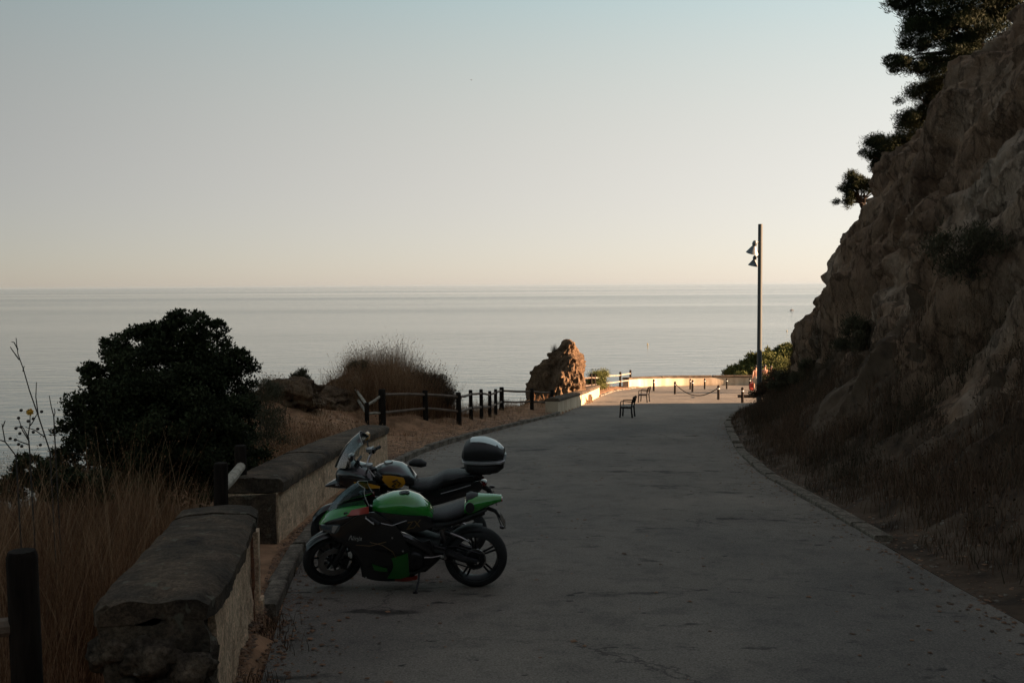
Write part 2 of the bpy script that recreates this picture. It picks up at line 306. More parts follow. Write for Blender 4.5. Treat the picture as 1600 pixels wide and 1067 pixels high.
# ------------------------------------------------------------------ mesh builder
class MB:
    def __init__(s): s.v = []; s.f = []
    def add(s, vs, fs):
        o = len(s.v); s.v += [tuple(p) for p in vs]; s.f += [tuple(i + o for i in f) for f in fs]; return s
    def box(s, c, d, rot=None):
        c = Vector(c); h = [x / 2 for x in d]; vs = []
        for a in (-1, 1):
            for b in (-1, 1):
                for e in (-1, 1):
                    p = Vector((a * h[0], b * h[1], e * h[2]))
                    if rot is not None: p = rot @ p
                    vs.append(c + p)
        s.add(vs, [(0, 1, 3, 2), (4, 6, 7, 5), (0, 4, 5, 1), (2, 3, 7, 6), (0, 2, 6, 4), (1, 5, 7, 3)]); return s
    def tube(s, pts, rad, n=10, caps=True):
        pts = [Vector(p) for p in pts]
        if not hasattr(rad, '__len__'): rad = [rad] * len(pts)
        vs = []; up = None
        for i, p in enumerate(pts):
            t = (pts[min(i + 1, len(pts) - 1)] - pts[max(i - 1, 0)]).normalized()
            if up is None:
                up = Vector((0, 0, 1)) if abs(t.z) < .9 else Vector((1, 0, 0))
            a = (up - t * up.dot(t)).normalized(); b = t.cross(a); up = a
            for k in range(n):
                q = 2 * math.pi * k / n
                vs.append(p + (a * math.cos(q) + b * math.sin(q)) * rad[i])
        fs = []
        for i in range(len(pts) - 1):
            for k in range(n):
                k2 = (k + 1) % n
                fs.append((i * n + k, i * n + k2, (i + 1) * n + k2, (i + 1) * n + k))
        if caps:
            fs.append(tuple(range(n))[::-1]); fs.append(tuple((len(pts) - 1) * n + k for k in range(n)))
        s.add(vs, fs); return s
    def lathe(s, prof, M4=None, n=24, closed=False):
        """profile of (radius, height) round local z, placed by a 4x4 matrix"""
        M4 = M4 or Matrix.Identity(4); vs = []; m = len(prof)
        for r, h in prof:
            for k in range(n):
                q = 2 * math.pi * k / n
                vs.append(M4 @ Vector((r * math.cos(q), r * math.sin(q), h)))
        fs = []
        for i in range(m if closed else m - 1):
            j = (i + 1) % m
            for k in range(n):
                k2 = (k + 1) % n
                fs.append((i * n + k, i * n + k2, j * n + k2, j * n + k))
        if not closed:
            if prof[0][0] > 1e-4: fs.append(tuple(range(n))[::-1])
            if prof[-1][0] > 1e-4: fs.append(tuple((m - 1) * n + k for k in range(n)))
        s.add(vs, fs); return s
    def loft(s, secs, n=20, axis='x'):
        """sections (x, yc, zc, half width, half height, exponent)"""
        vs = []
        for (x, yc, zc, hw, hh, e) in secs:
            for k in range(n):
                q = 2 * math.pi * k / n; c, d = math.cos(q), math.sin(q)
                y = yc + hw * math.copysign(abs(c) ** (2 / e), c); z = zc + hh * math.copysign(abs(d) ** (2 / e), d)
                vs.append((x, y, z))
        fs = []
        for i in range(len(secs) - 1):
            for k in range(n):
                k2 = (k + 1) % n
                fs.append((i * n + k, (i + 1) * n + k, (i + 1) * n + k2, i * n + k2))
        fs.append(tuple(range(n))); fs.append(tuple((len(secs) - 1) * n + k for k in range(n))[::-1])
        s.add(vs, fs); return s
    def sheet(s, rows, thick=.01, sub=3, inward=(0, -1, 0)):
        """smooth surface through rows of points, given a thickness"""
        A = np.array([[tuple(p) for p in r] for r in rows], float)
        def up(B, k):
            m = B.shape[0]
            if m < 2: return B
            o = []
            for i in range(m - 1):
                p0, p1, p2, p3 = B[max(i - 1, 0)], B[i], B[i + 1], B[min(i + 2, m - 1)]
                for j in range(k):
                    t = j / k
                    o.append(.5 * (2 * p1 + (p2 - p0) * t + (2 * p0 - 5 * p1 + 4 * p2 - p3) * t * t + (3 * p1 - p0 - 3 * p2 + p3) * t ** 3))
            o.append(B[-1]); return np.array(o)
        A = up(A, sub); A = np.swapaxes(up(np.swapaxes(A, 0, 1), sub), 0, 1)
        m, n = A.shape[:2]; B = A + np.array(inward, float) * thick
        vs = list(A.reshape(-1, 3)) + list(B.reshape(-1, 3)); o = m * n; fs = []
        for i in range(m - 1):
            for j in range(n - 1):
                a, b, c, d = i * n + j, i * n + j + 1, (i + 1) * n + j + 1, (i + 1) * n + j
                fs.append((a, b, c, d)); fs.append((o + d, o + c, o + b, o + a))
        for i in range(m - 1):
            for j in (0, n - 1):
                a, b = i * n + j, (i + 1) * n + j; fs.append((a, b, o + b, o + a))
        for j in range(n - 1):
            for i in (0, m - 1):
                a, b = i * n + j, i * n + j + 1; fs.append((a, b, o + b, o + a))
        s.add(vs, fs); return s
    def plate(s, outline, y, th, bev=.008):
        """flat panel in the xz plane, faces bevelled towards +y when th > 0"""
        n = len(outline); c = Vector((sum(p[0] for p in outline) / n, sum(p[1] for p in outline) / n))
        vs = []
        for x, z in outline: vs.append((x, y, z))
        for x, z in outline: vs.append((x, y + th * .6, z))
        for x, z in outline:
            d = Vector((x, z)) - c; k = max(0, 1 - bev / max(d.length, 1e-6)); vs.append((c.x + d.x * k, y + th, c.y + d.y * k))
        fs = [tuple(range(n)), tuple(2 * n + k for k in range(n))[::-1]]
        for i in range(2):
            for k in range(n):
                k2 = (k + 1) % n; fs.append((i * n + k, (i + 1) * n + k, (i + 1) * n + k2, i * n + k2))
        s.add(vs, fs); return s
    def mirror(s):
        t = MB(); t.v = [(a, -b, c) for a, b, c in s.v]; t.f = [f[::-1] for f in s.f]; return t
    def both(s):
        m = s.mirror(); s.add(m.v, m.f); return s
    def xf(s, M4): s.v = [tuple(M4 @ Vector(p)) for p in s.v]; return s
    def mesh(s, name, m, smooth=35):
        me = bpy.data.meshes.new(name); me.from_pydata(s.v, [], s.f)
        bm = bmesh.new(); bm.from_mesh(me); bmesh.ops.recalc_face_normals(bm, faces=bm.faces); bm.to_mesh(me); bm.free()
        if m is not None: me.materials.append(m)
        if smooth:
            me.shade_smooth(); me.set_sharp_from_angle(angle=R(smooth))
        return me
    def build(s, name, m, parent=None, smooth=35):
        return link(name, s.mesh(name, m, smooth), parent)
def link(name, me, parent=None):
    o = bpy.data.objects.new(name, me); COL.objects.link(o)
    if parent is not None: o.parent = parent
    return o
def tag(o, label=None, cat=None, group=None, kind=None):
    if label: o['label'] = label
    if cat: o['category'] = cat
    if group: o['group'] = group
    if kind: o['kind'] = kind
    return o
def empty(name, loc=(0, 0, 0), rot=(0, 0, 0)):
    o = bpy.data.objects.new(name, None); o.empty_display_size = .2; COL.objects.link(o); o.location = loc; o.rotation_euler = rot
    return o
def np_mesh(name, V, Fc, m, smooth=False, tint=None):
    """V (n,3), Fc (m,k) numpy"""
    me = bpy.data.meshes.new(name); k = Fc.shape[1]
    me.vertices.add(len(V)); me.vertices.foreach_set('co', np.ascontiguousarray(V, np.float32).ravel())
    me.loops.add(Fc.size); me.loops.foreach_set('vertex_index', np.ascontiguousarray(Fc, np.int32).ravel())
    me.polygons.add(len(Fc)); me.polygons.foreach_set('loop_start', np.arange(0, Fc.size, k, dtype=np.int32))
    try: me.polygons.foreach_set('loop_total', np.full(len(Fc), k, np.int32))
    except Exception: pass
    me.update(calc_edges=True); me.validate()
    if tint is not None:
        a = me.attributes.new('tint', 'FLOAT', 'POINT'); a.data.foreach_set('value', np.ascontiguousarray(tint, np.float32))
    me.materials.append(m)
    if smooth: me.shade_smooth()
    return me
def grid_faces(m, n):
    i, j = np.meshgrid(np.arange(m - 1), np.arange(n - 1), indexing='ij'); a = (i * n + j).ravel()
    return np.stack([a, a + 1, a + n + 1, a + n], 1)
def displaced_rock(name, loc, size, m, seed, parent=None, n=40, amp=.25, sc=1.0, flat=0.0):
    """boulder with faceted sides"""
    u = np.linspace(0, 2 * np.pi, n * 2, endpoint=False); v = np.linspace(0.02, np.pi - .02, n)
    uu, vv = np.meshgrid(u, v); X = np.sin(vv) * np.cos(uu); Y = np.sin(vv) * np.sin(uu); Z = np.cos(vv)
    k = 1 + amp * facet(X * 1.3 + seed, Y * 1.3, Z * 1.3, seed) + amp * .4 * facet(X * 3.3 + seed, Y * 3.3, Z * 3.3, seed + 9) + amp * .3 * fbm(X * 3, Y * 3, Z * 3 + seed, 4, seed)
    V = np.stack([X * k * size[0], Y * k * size[1], Z * k * size[2]], -1).reshape(-1, 3)
    N = 2 * n; fs = []
    i, j = np.meshgrid(np.arange(n - 1), np.arange(N), indexing='ij'); j2 = (j + 1) % N
    Fc = np.stack([(i * N + j).ravel(), ((i + 1) * N + j).ravel(), ((i + 1) * N + j2).ravel(), (i * N + j2).ravel()], 1)
    me = np_mesh(name, V, Fc, m, True); o = link(name, me, parent); o.location = loc
    return o

# ------------------------------------------------------------------ road edges (from the kerb lines in the photo)
LEFT = [(-20, -.1), (-6, -.6), (0, -.95), (4.2, -1.35), (7, -1.78), (9, -2.12), (11, -2.38), (14, -2.55), (18, -2.58), (22.5, -2.40), (26, -1.95), (30, -1.15), (35, .15), (41.4, 1.90), (47, 2.85), (53, 3.9), (62, 5.55), (70, 7.2), (76, 9.3), (84, 12)]
RIGHT = [(-20, 4.5), (-6, 4.25), (0, 4.15), (8.2, 4.2), (9.8, 4.27), (11.8, 4.4), (14.4, 4.55), (19.4, 4.85), (24, 5.45), (29.6, 6.45), (36, 7.7), (42.8, 9.5), (47, 11.3), (49.5, 13.5), (51.5, 17), (53.5, 24), (55, 34), (84, 36)]
def sm(pts):
    y = np.array([p[0] for p in pts], float); x = np.array([p[1] for p in pts], float)
    yy = np.arange(y[0], y[-1], .25); xx = np.interp(yy, y, x)
    k = np.ones(9) / 9; pad = np.pad(xx, 4, mode='edge'); xx = np.convolve(pad, k, 'valid')
    return yy, xx
LY, LX = sm(LEFT); RY, RX = sm(RIGHT)
xl = lambda Y: np.interp(Y, LY, LX)
xr = lambda Y: np.interp(Y, RY, RX)

# ------------------------------------------------------------------ sea, ground, road
S = 45000.0
yy = np.array([-300, 0, 60, 150, 300, 600, 1200, 2500, 5000, 10000, 20000, S]); xx = np.array([-S, -15000, -5000, -1500, -400, 0, 400, 1500, 5000, 15000, S])
gx, gy = np.meshgrid(xx, yy); V = np.stack([gx, gy, np.zeros_like(gx)], -1).reshape(-1, 3)
tag(link('sea', np_mesh('sea', V, grid_faces(len(yy), len(xx)), M['sea'])), 'calm grey sea reaching to the horizon', kind='structure')

VERGE = [(-20, 1.3), (6, 1.3), (20, 1.2), (24, 1.8), (28, 3.0), (33, 3.2), (40, 3.0), (46, 2.6), (55, 1.0), (64, .9), (70, 2.0), (78, 1.5), (84, 1)]
def gz(x, y):
    x = np.asarray(x, float); y = np.asarray(y, float)
    base = zr(y)
    v = np.interp(y, [p[0] for p in VERGE], [p[1] for p in VERGE])
    d = xl(y) - x                       # metres left of the road edge
    z = base + np.where(d > .1, .09, -.08)
    e = np.maximum(0, d - v)
    near = np.clip((26 - y) / 6, 0, 1)
    z = z - (1 - near) * np.where(e < 4, .16 * e * e * .55, .16 * 16 * .55 + .75 * (e - 4)) - near * np.where(e < 5, .035 * e * e, .875 + .6 * (e - 5))
    # the grassy knoll past the second wall
    k = np.exp(-(((x + 5.7) / 3.3) ** 2 + ((y - 34.0) / 3.6) ** 2) ** 1.5)
    z = z * (1 - k) + (zr(34.0) + 1.45) * k
    k2 = np.exp(-(((x + 7.6) / 2.6) ** 2 + ((y - 27.5) / 3.0) ** 2))
    z = z + 1.9 * k2 * (e > 0)
    far = np.maximum(0, y - 83.5); z = z - np.minimum(far, 60) * .75
    z = z + .10 * np.clip(d - .3, 0, 1.2) * fbm(x * .9, y * .9, 0 * x, 4, 3) * np.where(d > 0, 1, 0)
    return np.maximum(z, -3)
gxs = np.concatenate([np.arange(-60, -12, 1.2), np.arange(-12, 8, .2), np.arange(8, 70, 1.5)]); gys = np.concatenate([np.arange(-20, 3, 1.0), np.arange(3, 50, .2), np.arange(50, 84, .5), np.arange(84, 150, 2.0)])
gX, gY = np.meshgrid(gxs, gys); V = np.stack([gX, gY, gz(gX, gY)], -1).reshape(-1, 3)
tag(link('ground', np_mesh('ground', V, grid_faces(len(gys), len(gxs)), M['soil'], True)), 'dry brown soil of the verge and seaward slope', kind='structure')

ry = np.arange(-20, 83.6, .3); t = np.linspace(0, 1, 60)
X = xl(ry)[:, None] * (1 - t) + xr(ry)[:, None] * t; Yg = np.repeat(ry[:, None], 60, 1)
Z = zr(Yg) + .012 * fbm(X * .5, Yg * .5, 0 * X, 3, 5)
tag(link('road', np_mesh('road', np.stack([X, Yg, Z], -1).reshape(-1, 3), grid_faces(len(ry), 60), M['asphalt'], True)), 'worn grey asphalt road sloping down to the terrace', kind='structure')
def road_z(x, y): return float(zr(y) + .012 * fbm(np.array([x * .5]), np.array([y * .5]), np.array([0.]), 3, 5)[0])

def kerb_line(name, fx, y0, y1, side, w_, h_, label, gaps=0.0):
    st = MB(); L = .96; mbv = []
    for a in (-1, 1):
        for (yy_, zz_) in ((-w_ / 2, -.15), (-w_ / 2, h_ - .015), (-w_ / 2 + .015, h_), (w_ / 2 - .015, h_), (w_ / 2, h_ - .015), (w_ / 2, -.15)):
            mbv.append((a * L / 2, yy_, zz_))
    st.add(mbv, [(0, 1, 7, 6), (1, 2, 8, 7), (2, 3, 9, 8), (3, 4, 10, 9), (4, 5, 11, 10), (0, 5, 4, 3, 2, 1), (6, 7, 8, 9, 10, 11)])
    root = empty(name, (0, 0, 0)); tag(root, label, kind='structure'); me = st.mesh('kerb_stone', M['kerb'], 0)
    y = y0; last = None
    while y < y1:
        x = float(fx(y)); d = Vector((float(fx(y + .3) - fx(y - .3)), .6, float(zr(y + .3) - zr(y - .3)))).normalized()
        if random.random() >= gaps:
            o = link('kerb_stone', me, root)
            n = Vector((d.y, -d.x, 0)).normalized()
            c = Vector((x, y, zrf(y))) + n * (side * (w_ / 2 + .004))
            xa = d; ya = Vector((0, 0, 1)).cross(xa).normalized(); za = xa.cross(ya)
            mt = Matrix((xa, ya, za)).transposed().to_4x4(); mt.translation = c + Vector((random.uniform(-.012, .012), 0, random.uniform(-.03, .006)))
            o.matrix_world = mt @ Matrix.Rotation(random.uniform(-.03, .03), 4, 'Z') @ Matrix.Rotation(random.uniform(-.03, .03), 4, 'X')
        y += .985 * d.y
    return root
kerb_line('kerb_left', lambda Y: xl(Y), 8.9, 42.0, -1, .16, .13, 'low concrete kerb between the road and the dirt verge')
kerb_line('kerb_left', lambda Y: xl(Y), 62.3, 78.0, -1, .16, .10, 'low kerb along the sunlit verge beyond the low wall')
kerb_line('kerb_right', lambda Y: xr(Y), 12.5, 44.0, 1, .22, .065, 'flat pale concrete edging at the foot of the bank', .15)

# ------------------------------------------------------------------ cliff on the right
foot = [(-34, -17), (-15, -15.5), (-6, -14), (0, -11.5), (3.2, -7.5), (4.1, -3.5)] + [(float(xr(y)) + .02, y) for y in np.arange(-1.5, 44.6, 1.5)] + [(11.0, 46.2), (12.6, 47.8), (15.0, 49.3), (18, 50.6), (23, 52), (32, 53.5), (45, 55)]  # first stations wrap unseen behind the camera, added to darken camera-facing surfaces
fp = np.array(foot, float)
seg = np.r_[0, np.cumsum(np.hypot(*np.diff(fp, axis=0).T))]
s_near = float(seg[np.argmax(fp[:, 1] > 2.5)]); s_far = s_near + 58
ss = np.concatenate([np.arange(0, s_near, .5), np.arange(s_near, s_far, .075), np.arange(s_far, seg[-1], .5)])
ss = ss[ss < seg[-1]]
FX = np.interp(ss, seg, fp[:, 0]); FY = np.interp(ss, seg, fp[:, 1])
ker = np.hanning(41); ker /= ker.sum()
def smooth1(a):
    return np.convolve(np.pad(a, 20, mode='edge'), ker, 'valid')
FX = smooth1(FX); FY = smooth1(FY)
TX = np.gradient(FX); TY = np.gradient(FY); ln = np.hypot(TX, TY); NX = TY / ln; NY = -TX / ln      # to the right / inland
smp = [(-30, 8.5, 13), (20, 8.5, 13), (28, 8.2, 11.9), (33, 7.6, 11.3), (38, 6.7, 10.3), (42, 5.4, 9.1), (45, 5.0, 8.0), (47, 4.7, 7.2), (48.9, 4.4, 6.4), (50.6, 4.2, 6.0), (55, 4, 6.0)]
OT = np.interp(FY, [a[0] for a in smp], [a[1] for a in smp]); HT = np.interp(FY, [a[0] for a in smp], [a[2] for a in smp])
prof = np.concatenate([[-.02], np.linspace(0, .3, 60), np.linspace(.3, 1, 170)[1:], np.linspace(1, 1.6, 24)[1:], [1.62]])
O = np.zeros((len(ss), len(prof))); H = np.zeros_like(O)
bo = np.minimum(3.1, OT * .55); bh = np.minimum(2.5, HT * .33)
for k, t_ in enumerate(prof):
    if t_ < 0: O[:, k] = -.1; H[:, k] = -1.2
    elif t_ > 1.61: O[:, k] = OT + 30; H[:, k] = -6
    elif t_ <= .3:
        q = t_ / .3; O[:, k] = .02 + (bo - .02) * q; H[:, k] = bh * (q ** 1.9)
    elif t_ <= 1:
        q = (t_ - .3) / .7; O[:, k] = bo + (OT - bo) * (q ** 1.15); H[:, k] = bh + (HT - bh) * (1 - (1 - q) ** 1.25)
    else:
        q = (t_ - 1) / .6; O[:, k] = OT + 30 * q ** 1.5; H[:, k] = HT + 2.0 * q + 18 * np.clip((40 - FY) / 6, 0, 1) * max(0, q - .45) / .55  # extra rise stays out of view, shaped to shade the cliff-top trees
CX = FX[:, None] + NX[:, None] * O; CY = FY[:, None] + NY[:, None] * O; CZs = zr(FY)[:, None] + H - .02
amp = np.clip((prof - .10) / .28, .05, 1)[None, :] * np.ones((len(ss), 1))
# rock noise in a tilted frame so that the strata lean
a_, b_, c_ = CX + CZs * .15, .84 * CY + .54 * CZs, .84 * CZs - .54 * CY
crev = lambda fa, fb, fc, sd, sh: np.exp(-np.abs(vnoise(a_ * fa, b_ * fb, c_ * fc, sd) + .25 * vnoise(a_ * 2.2, b_ * 2.2, c_ * 1.4, sd + 3)) * sh)
D = .85 * facet(a_ * .30, b_ * .36, c_ * .11, 21, k=24.) + .46 * facet(a_ * .8, b_ * .95, c_ * .2, 31, k=20.) + .20 * facet(a_ * 2.0, b_ * 2.3, c_ * .45, 41, k=16.) + .07 * facet(a_ * 4.5, b_ * 5, c_ * 1.5, 45, k=16.) + .20 * fbm(a_ * .6, b_ * .7, c_ * .25, 7, 51) - .34 * crev(.5, .75, .10, 201, 9.) - .22 * crev(1.1, 1.6, .22, 221, 9.)
D = D * 1.25 * amp * np.where(prof > 1, .5, 1)[None, :] * np.interp(FY, [44, 47.5], [1, .55])[:, None]
E = .10 * fbm(CX * 1.6, CY * 1.6, CZs * 1.6, 5, 61) * np.clip(prof / .06, 0, 1)[None, :]
CX = CX - NX[:, None] * D * .85; CY = CY - NY[:, None] * D * .85; CZs = CZs + .28 * D + E
cliff_pts = np.stack([CX, CY, CZs], -1)
# material index by position along the profile: soil bank below, rock above
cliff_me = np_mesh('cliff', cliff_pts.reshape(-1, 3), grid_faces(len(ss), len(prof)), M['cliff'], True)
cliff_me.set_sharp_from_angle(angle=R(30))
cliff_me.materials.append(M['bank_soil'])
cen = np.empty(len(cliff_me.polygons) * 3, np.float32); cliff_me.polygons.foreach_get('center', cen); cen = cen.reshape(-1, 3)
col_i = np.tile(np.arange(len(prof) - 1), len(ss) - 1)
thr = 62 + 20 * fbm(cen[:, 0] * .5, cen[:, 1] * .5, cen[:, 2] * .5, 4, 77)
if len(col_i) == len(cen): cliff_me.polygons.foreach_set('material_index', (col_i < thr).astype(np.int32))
tag(link('cliff', cliff_me), 'brown rocky cliff rising from the dry bank beside the road', kind='structure')
def bank(y, q):
    """point on the cliff sheet: nearest foot station to y, profile index q"""
    i = int(np.argmin(np.abs(FY[: np.argmax(FY)] - y))) if y < FY.max() else len(FY) - 1
    return Vector(cliff_pts[i, int(q)])

# ------------------------------------------------------------------ parapet walls
def sweep(path, section, closed_section=True):
    """path: list of (point, outward normal xy) ; section: list of (out, up)"""
    V = []
    for p, n in path:
        for o, u in section: V.append((p[0] + n[0] * o, p[1] + n[1] * o, p[2] + u))
    return np.array(V)
def wall_path(pts, step):
    """pts: (x, y) of the road-side face, z from the road; returns positions and normals to the road side (right)"""
    a = np.array(pts, float); sg = np.r_[0, np.cumsum(np.hypot(*np.diff(a, axis=0).T))]
    q = np.linspace(0, sg[-1], max(2, int(sg[-1] / step)))
    x = np.interp(q, sg, a[:, 0]); y = np.interp(q, sg, a[:, 1])
    k = min(9, len(x) // 3 * 2 + 1)
    if len(pts) > 2 and k >= 3:
        xs = np.convolve(np.pad(x, k // 2, mode='reflect', reflect_type='odd'), np.ones(k) / k, 'valid'); ys = np.convolve(np.pad(y, k // 2, mode='reflect', reflect_type='odd'), np.ones(k) / k, 'valid'); x, y = xs, ys
    tx, ty = np.gradient(x), np.gradient(y); l_ = np.hypot(tx, ty)
    return q, x, y, ty / l_, -tx / l_
def swept_part(name, pts, section, m, parent, step=.12, zoff=0.0, rough=.02, seed=1, sub=.10, ends=0.0, origin=None):
    """a strip of wall with roughened faces and closed ends"""
    q, x, y, nx, ny = wall_path(pts, step)
    sec = []
    for i in range(len(section)):
        p0, p1 = np.array(section[i]), np.array(section[(i + 1) % len(section)])
        k = max(1, int(np.hypot(*(p1 - p0)) / sub))
        for j in range(k): sec.append(p0 + (p1 - p0) * j / k)
    sec = np.array(sec); m_, n_ = len(q), len(sec)
    O = np.repeat(sec[None, :, 0], m_, 0); U = np.repeat(sec[None, :, 1], m_, 0)
    X = x[:, None] + nx[:, None] * O; Y = y[:, None] + ny[:, None] * O; Z = zr(y)[:, None] + U + zoff
    c = sec.mean(0); do = sec - c; do = do / np.maximum(1e-6, np.hypot(do[:, 0], do[:, 1]))[:, None]
    D = rough * (fbm(X * 3.1, Y * 3.1, Z * 3.1, 5, seed) + .6 * fbm(X * 14, Y * 14, Z * 14, 3, seed + 5))
    if ends:                                    # crumbled near end
        D = D - ends * np.exp(-q[:, None] / .16) * (.9 + .8 * fbm(X * 5, Y * 5, Z * 5, 4, seed + 2))
    X = X + nx[:, None] * D * do[None, :, 0]; Y = Y + ny[:, None] * D * do[None, :, 0]; Z = Z + D * do[None, :, 1]
    V = np.stack([X, Y, Z], -1).reshape(-1, 3)
    j = np.arange(n_); j2 = (j + 1) % n_; fs = []
    i = np.arange(m_ - 1)[:, None]
    Fc = np.stack([(i * n_ + j).ravel(), (i * n_ + j2).ravel(), ((i + 1) * n_ + j2).ravel(), ((i + 1) * n_ + j).ravel()], 1)
    # end caps as fans round a centre vertex
    c0 = V[:n_].mean(0); c1 = V[-n_:].mean(0); V = np.vstack([V, c0, c1]); b = m_ * n_
    tri0 = np.stack([j2, j, np.full(n_, b), np.full(n_, b)], 1); tri1 = np.stack([(m_ - 1) * n_ + j, (m_ - 1) * n_ + j2, np.full(n_, b + 1), np.full(n_, b + 1)], 1)
    me = bpy.data.meshes.new(name)
    me.from_pydata(V.tolist(), [], Fc.tolist() + [t[:3].tolist() for t in tri0] + [t[:3].tolist() for t in tri1])
    bm = bmesh.new(); bm.from_mesh(me); bmesh.ops.recalc_face_normals(bm, faces=bm.faces); bm.to_mesh(me); bm.free()
    me.materials.append(m); me.shade_smooth(); me.set_sharp_from_angle(angle=R(50))
    o = link(name, me, parent)
    if parent is not None: o.matrix_parent_inverse = parent.matrix_world.inverted()
    return o
def make_wall(pts, width, base, top, capt, over, label, stucco, step, rough, seed, near_end=0.0, trim=0.0, joints=()):
    y0 = pts[0][1]; root = empty('parapet_wall', (pts[0][0], pts[0][1], zrf(y0))); bpy.context.view_layer.update()
    tag(root, label, 'wall', 'low parapet walls along the road')
    body = [(0, base), (0, top - capt), (-width, top - capt), (-width, base - .5)]
    a, b = Vector(pts[0]), Vector(pts[1]); t0 = tuple(a + (b - a).normalized() * trim)
    swept_part('rendered_face', [t0] + list(pts[1:]), body, stucco, root, step, 0, rough, seed, sub=max(.06, step * .8))
    h = top; r = .05
    cap = [(over, h - capt + .004), (over + .010, h - capt * .35), (over - .012, h - .035), (over - .05, h - .008), (over - .16, h + .004), (-width / 2, h + .012), (-width - over + .14, h + .002), (-width - over + .04, h - .02), (-width - over, h - capt * .5), (-width - over, h - capt + .004)]
    q, x, y, nx, ny = wall_path(pts, .05); L_ = q[-1]; cuts = [0] + [c_ * L_ for c_ in joints] + [L_]
    for k in range(len(cuts) - 1):
        a_, b_ = cuts[k] + (.004 if k else 0), cuts[k + 1] - .004
        ii = np.where((q >= a_) & (q <= b_))[0]; ii = ii[np.unique(np.linspace(0, len(ii) - 1, max(3, int((b_ - a_) / 1.0))).astype(int))]
        lift = [(o_, u_ + .006 * (k % 2)) for o_, u_ in cap]
        swept_part('cap_stone', [(x[i], y[i]) for i in ii], lift, M['concrete_cap'], root, step, 0, rough * .8, seed + 3 + k, sub=max(.06, step), ends=near_end if k == 0 else 0.0)
    return root

W1 = [(-1.60, 5.12), (-1.86, 6.5), (-2.24, 8.48)]
wall1 = make_wall(W1, .56, -.15, .98, .15, .05, 'nearest parapet wall with crumbled stone end and thick dark cap', M['stucco'], .06, .018, 5, near_end=.06, trim=.30, joints=(.84,))
W2 = [(-2.74, 11.5), (-2.84, 13.5), (-2.88, 16.5), (-2.85, 19), (-2.74, 21.6)]
wall2 = make_wall(W2, .58, .0, .86, .17, .05, 'curved cream parapet wall with dark cap behind the parked motorcycles', M['stucco'], .08, .016, 15, joints=(.33, .66))
W3 = [(1.95, 42.4), (2.95, 48), (4.1, 54), (5.45, 62)]
wall3 = make_wall(W3, .55, -.1, .70, .15, .04, 'low cream wall beside the standing rock, half in shade and half sunlit', M['stucco_far'], .2, .012, 25, joints=(.62,))
W4 = [(9.1, 77.5), (11, 80.2), (13.5, 81.8), (16, 82.3), (18.5, 82.2), (21, 81.6), (25, 80), (30, 78)]
wall4 = make_wall(W4, .55, -.1, .80, .14, .04, 'long sunlit cream wall closing off the far end of the terrace', M['stucco_far'], .3, .012, 35, joints=(.2, .4, .6, .8))
# pilaster and brick strip at the far end of the near wall
def wall_piece(name, root, pts, s0, s1, out0, out1, z0, z1, m, rough=.01, seed=2):
    q, x, y, nx, ny = wall_path(pts, .06); ii = (q >= s0) & (q <= s1)
    p2 = [(a + n * out0, b + k * out0) for a, b, n, k in zip(x[ii], y[ii], nx[ii], ny[ii])]
    wd = out1 - out0
    return swept_part(name, [p2[0], p2[-1]], [(wd, z0), (wd, z1), (0, z1), (0, z0)], m, root, .05, 0, rough, seed, sub=.06)
bpy.context.view_layer.update()
wall_piece('pilaster', wall1, W1, 3.10, 3.40, .004, .055, .22, .785, M['stucco'], .006, 71)
wall_piece('plinth', wall1, W1, 3.06, 3.40, .004, .085, -.1, .21, M['stucco'], .012, 72)
for k in range(9):
    wall_piece('brick', wall1, W1, 2.94, 3.06, .004, .022 + .01 * random.random(), -.02 + k * .088, .06 + k * .088, M['brick'], .004, 80 + k)
swept_part('rubble_core', [W1[0], (W1[0][0] - .05, W1[0][1] + .29)], [(-.03, -.3), (-.03, .90), (-.53, .90), (-.53, -.6)], M['rubble'], wall1, .035, 0, .085, 66, sub=.04)
swept_part('weathered_end', [(W2[0][0] + .004, W2[0][1] - .05), (W2[0][0] - .01, W2[0][1] - .004)], [(-.02, -.1), (-.02, .685), (-.60, .685), (-.60, -.4)], M['concrete_cap'], wall2, .02, 0, .012, 67, sub=.06)
# rubble of the broken near end
for k, (dx, dy, dz, sx) in enumerate([(-.12, -.02, .10, .17), (-.36, .0, .06, .20), (-.58, .04, .12, .17), (-.22, -.03, .34, .18), (-.46, .02, .36, .21), (-.10, .0, .52, .14), (-.33, -.01, .58, .17), (-.60, .03, .60, .16), (-.05, .02, -.12, .16), (-.42, -.03, -.14, .22), (-.2, -.10, -.02, .16)]):
    o = displaced_rock('rubble_stone', (W1[0][0] + dx * .85, W1[0][1] + dy - .03, zrf(W1[0][1]) + dz + .08), (sx * .85, sx * .7, sx * .7), M['rubble'], 60 + k, wall1, 16, .32)
    o.matrix_parent_inverse = wall1.matrix_world.inverted()
o = displaced_rock('pale_pebble', (W1[0][0] - .33, W1[0][1] - .10, zrf(W1[0][1]) + .60), (.03, .018, .014), M['stone'], 90, None, 10, .1)
tag(o, 'small pale pebble lodged in the crumbled near wall end', 'pebble')

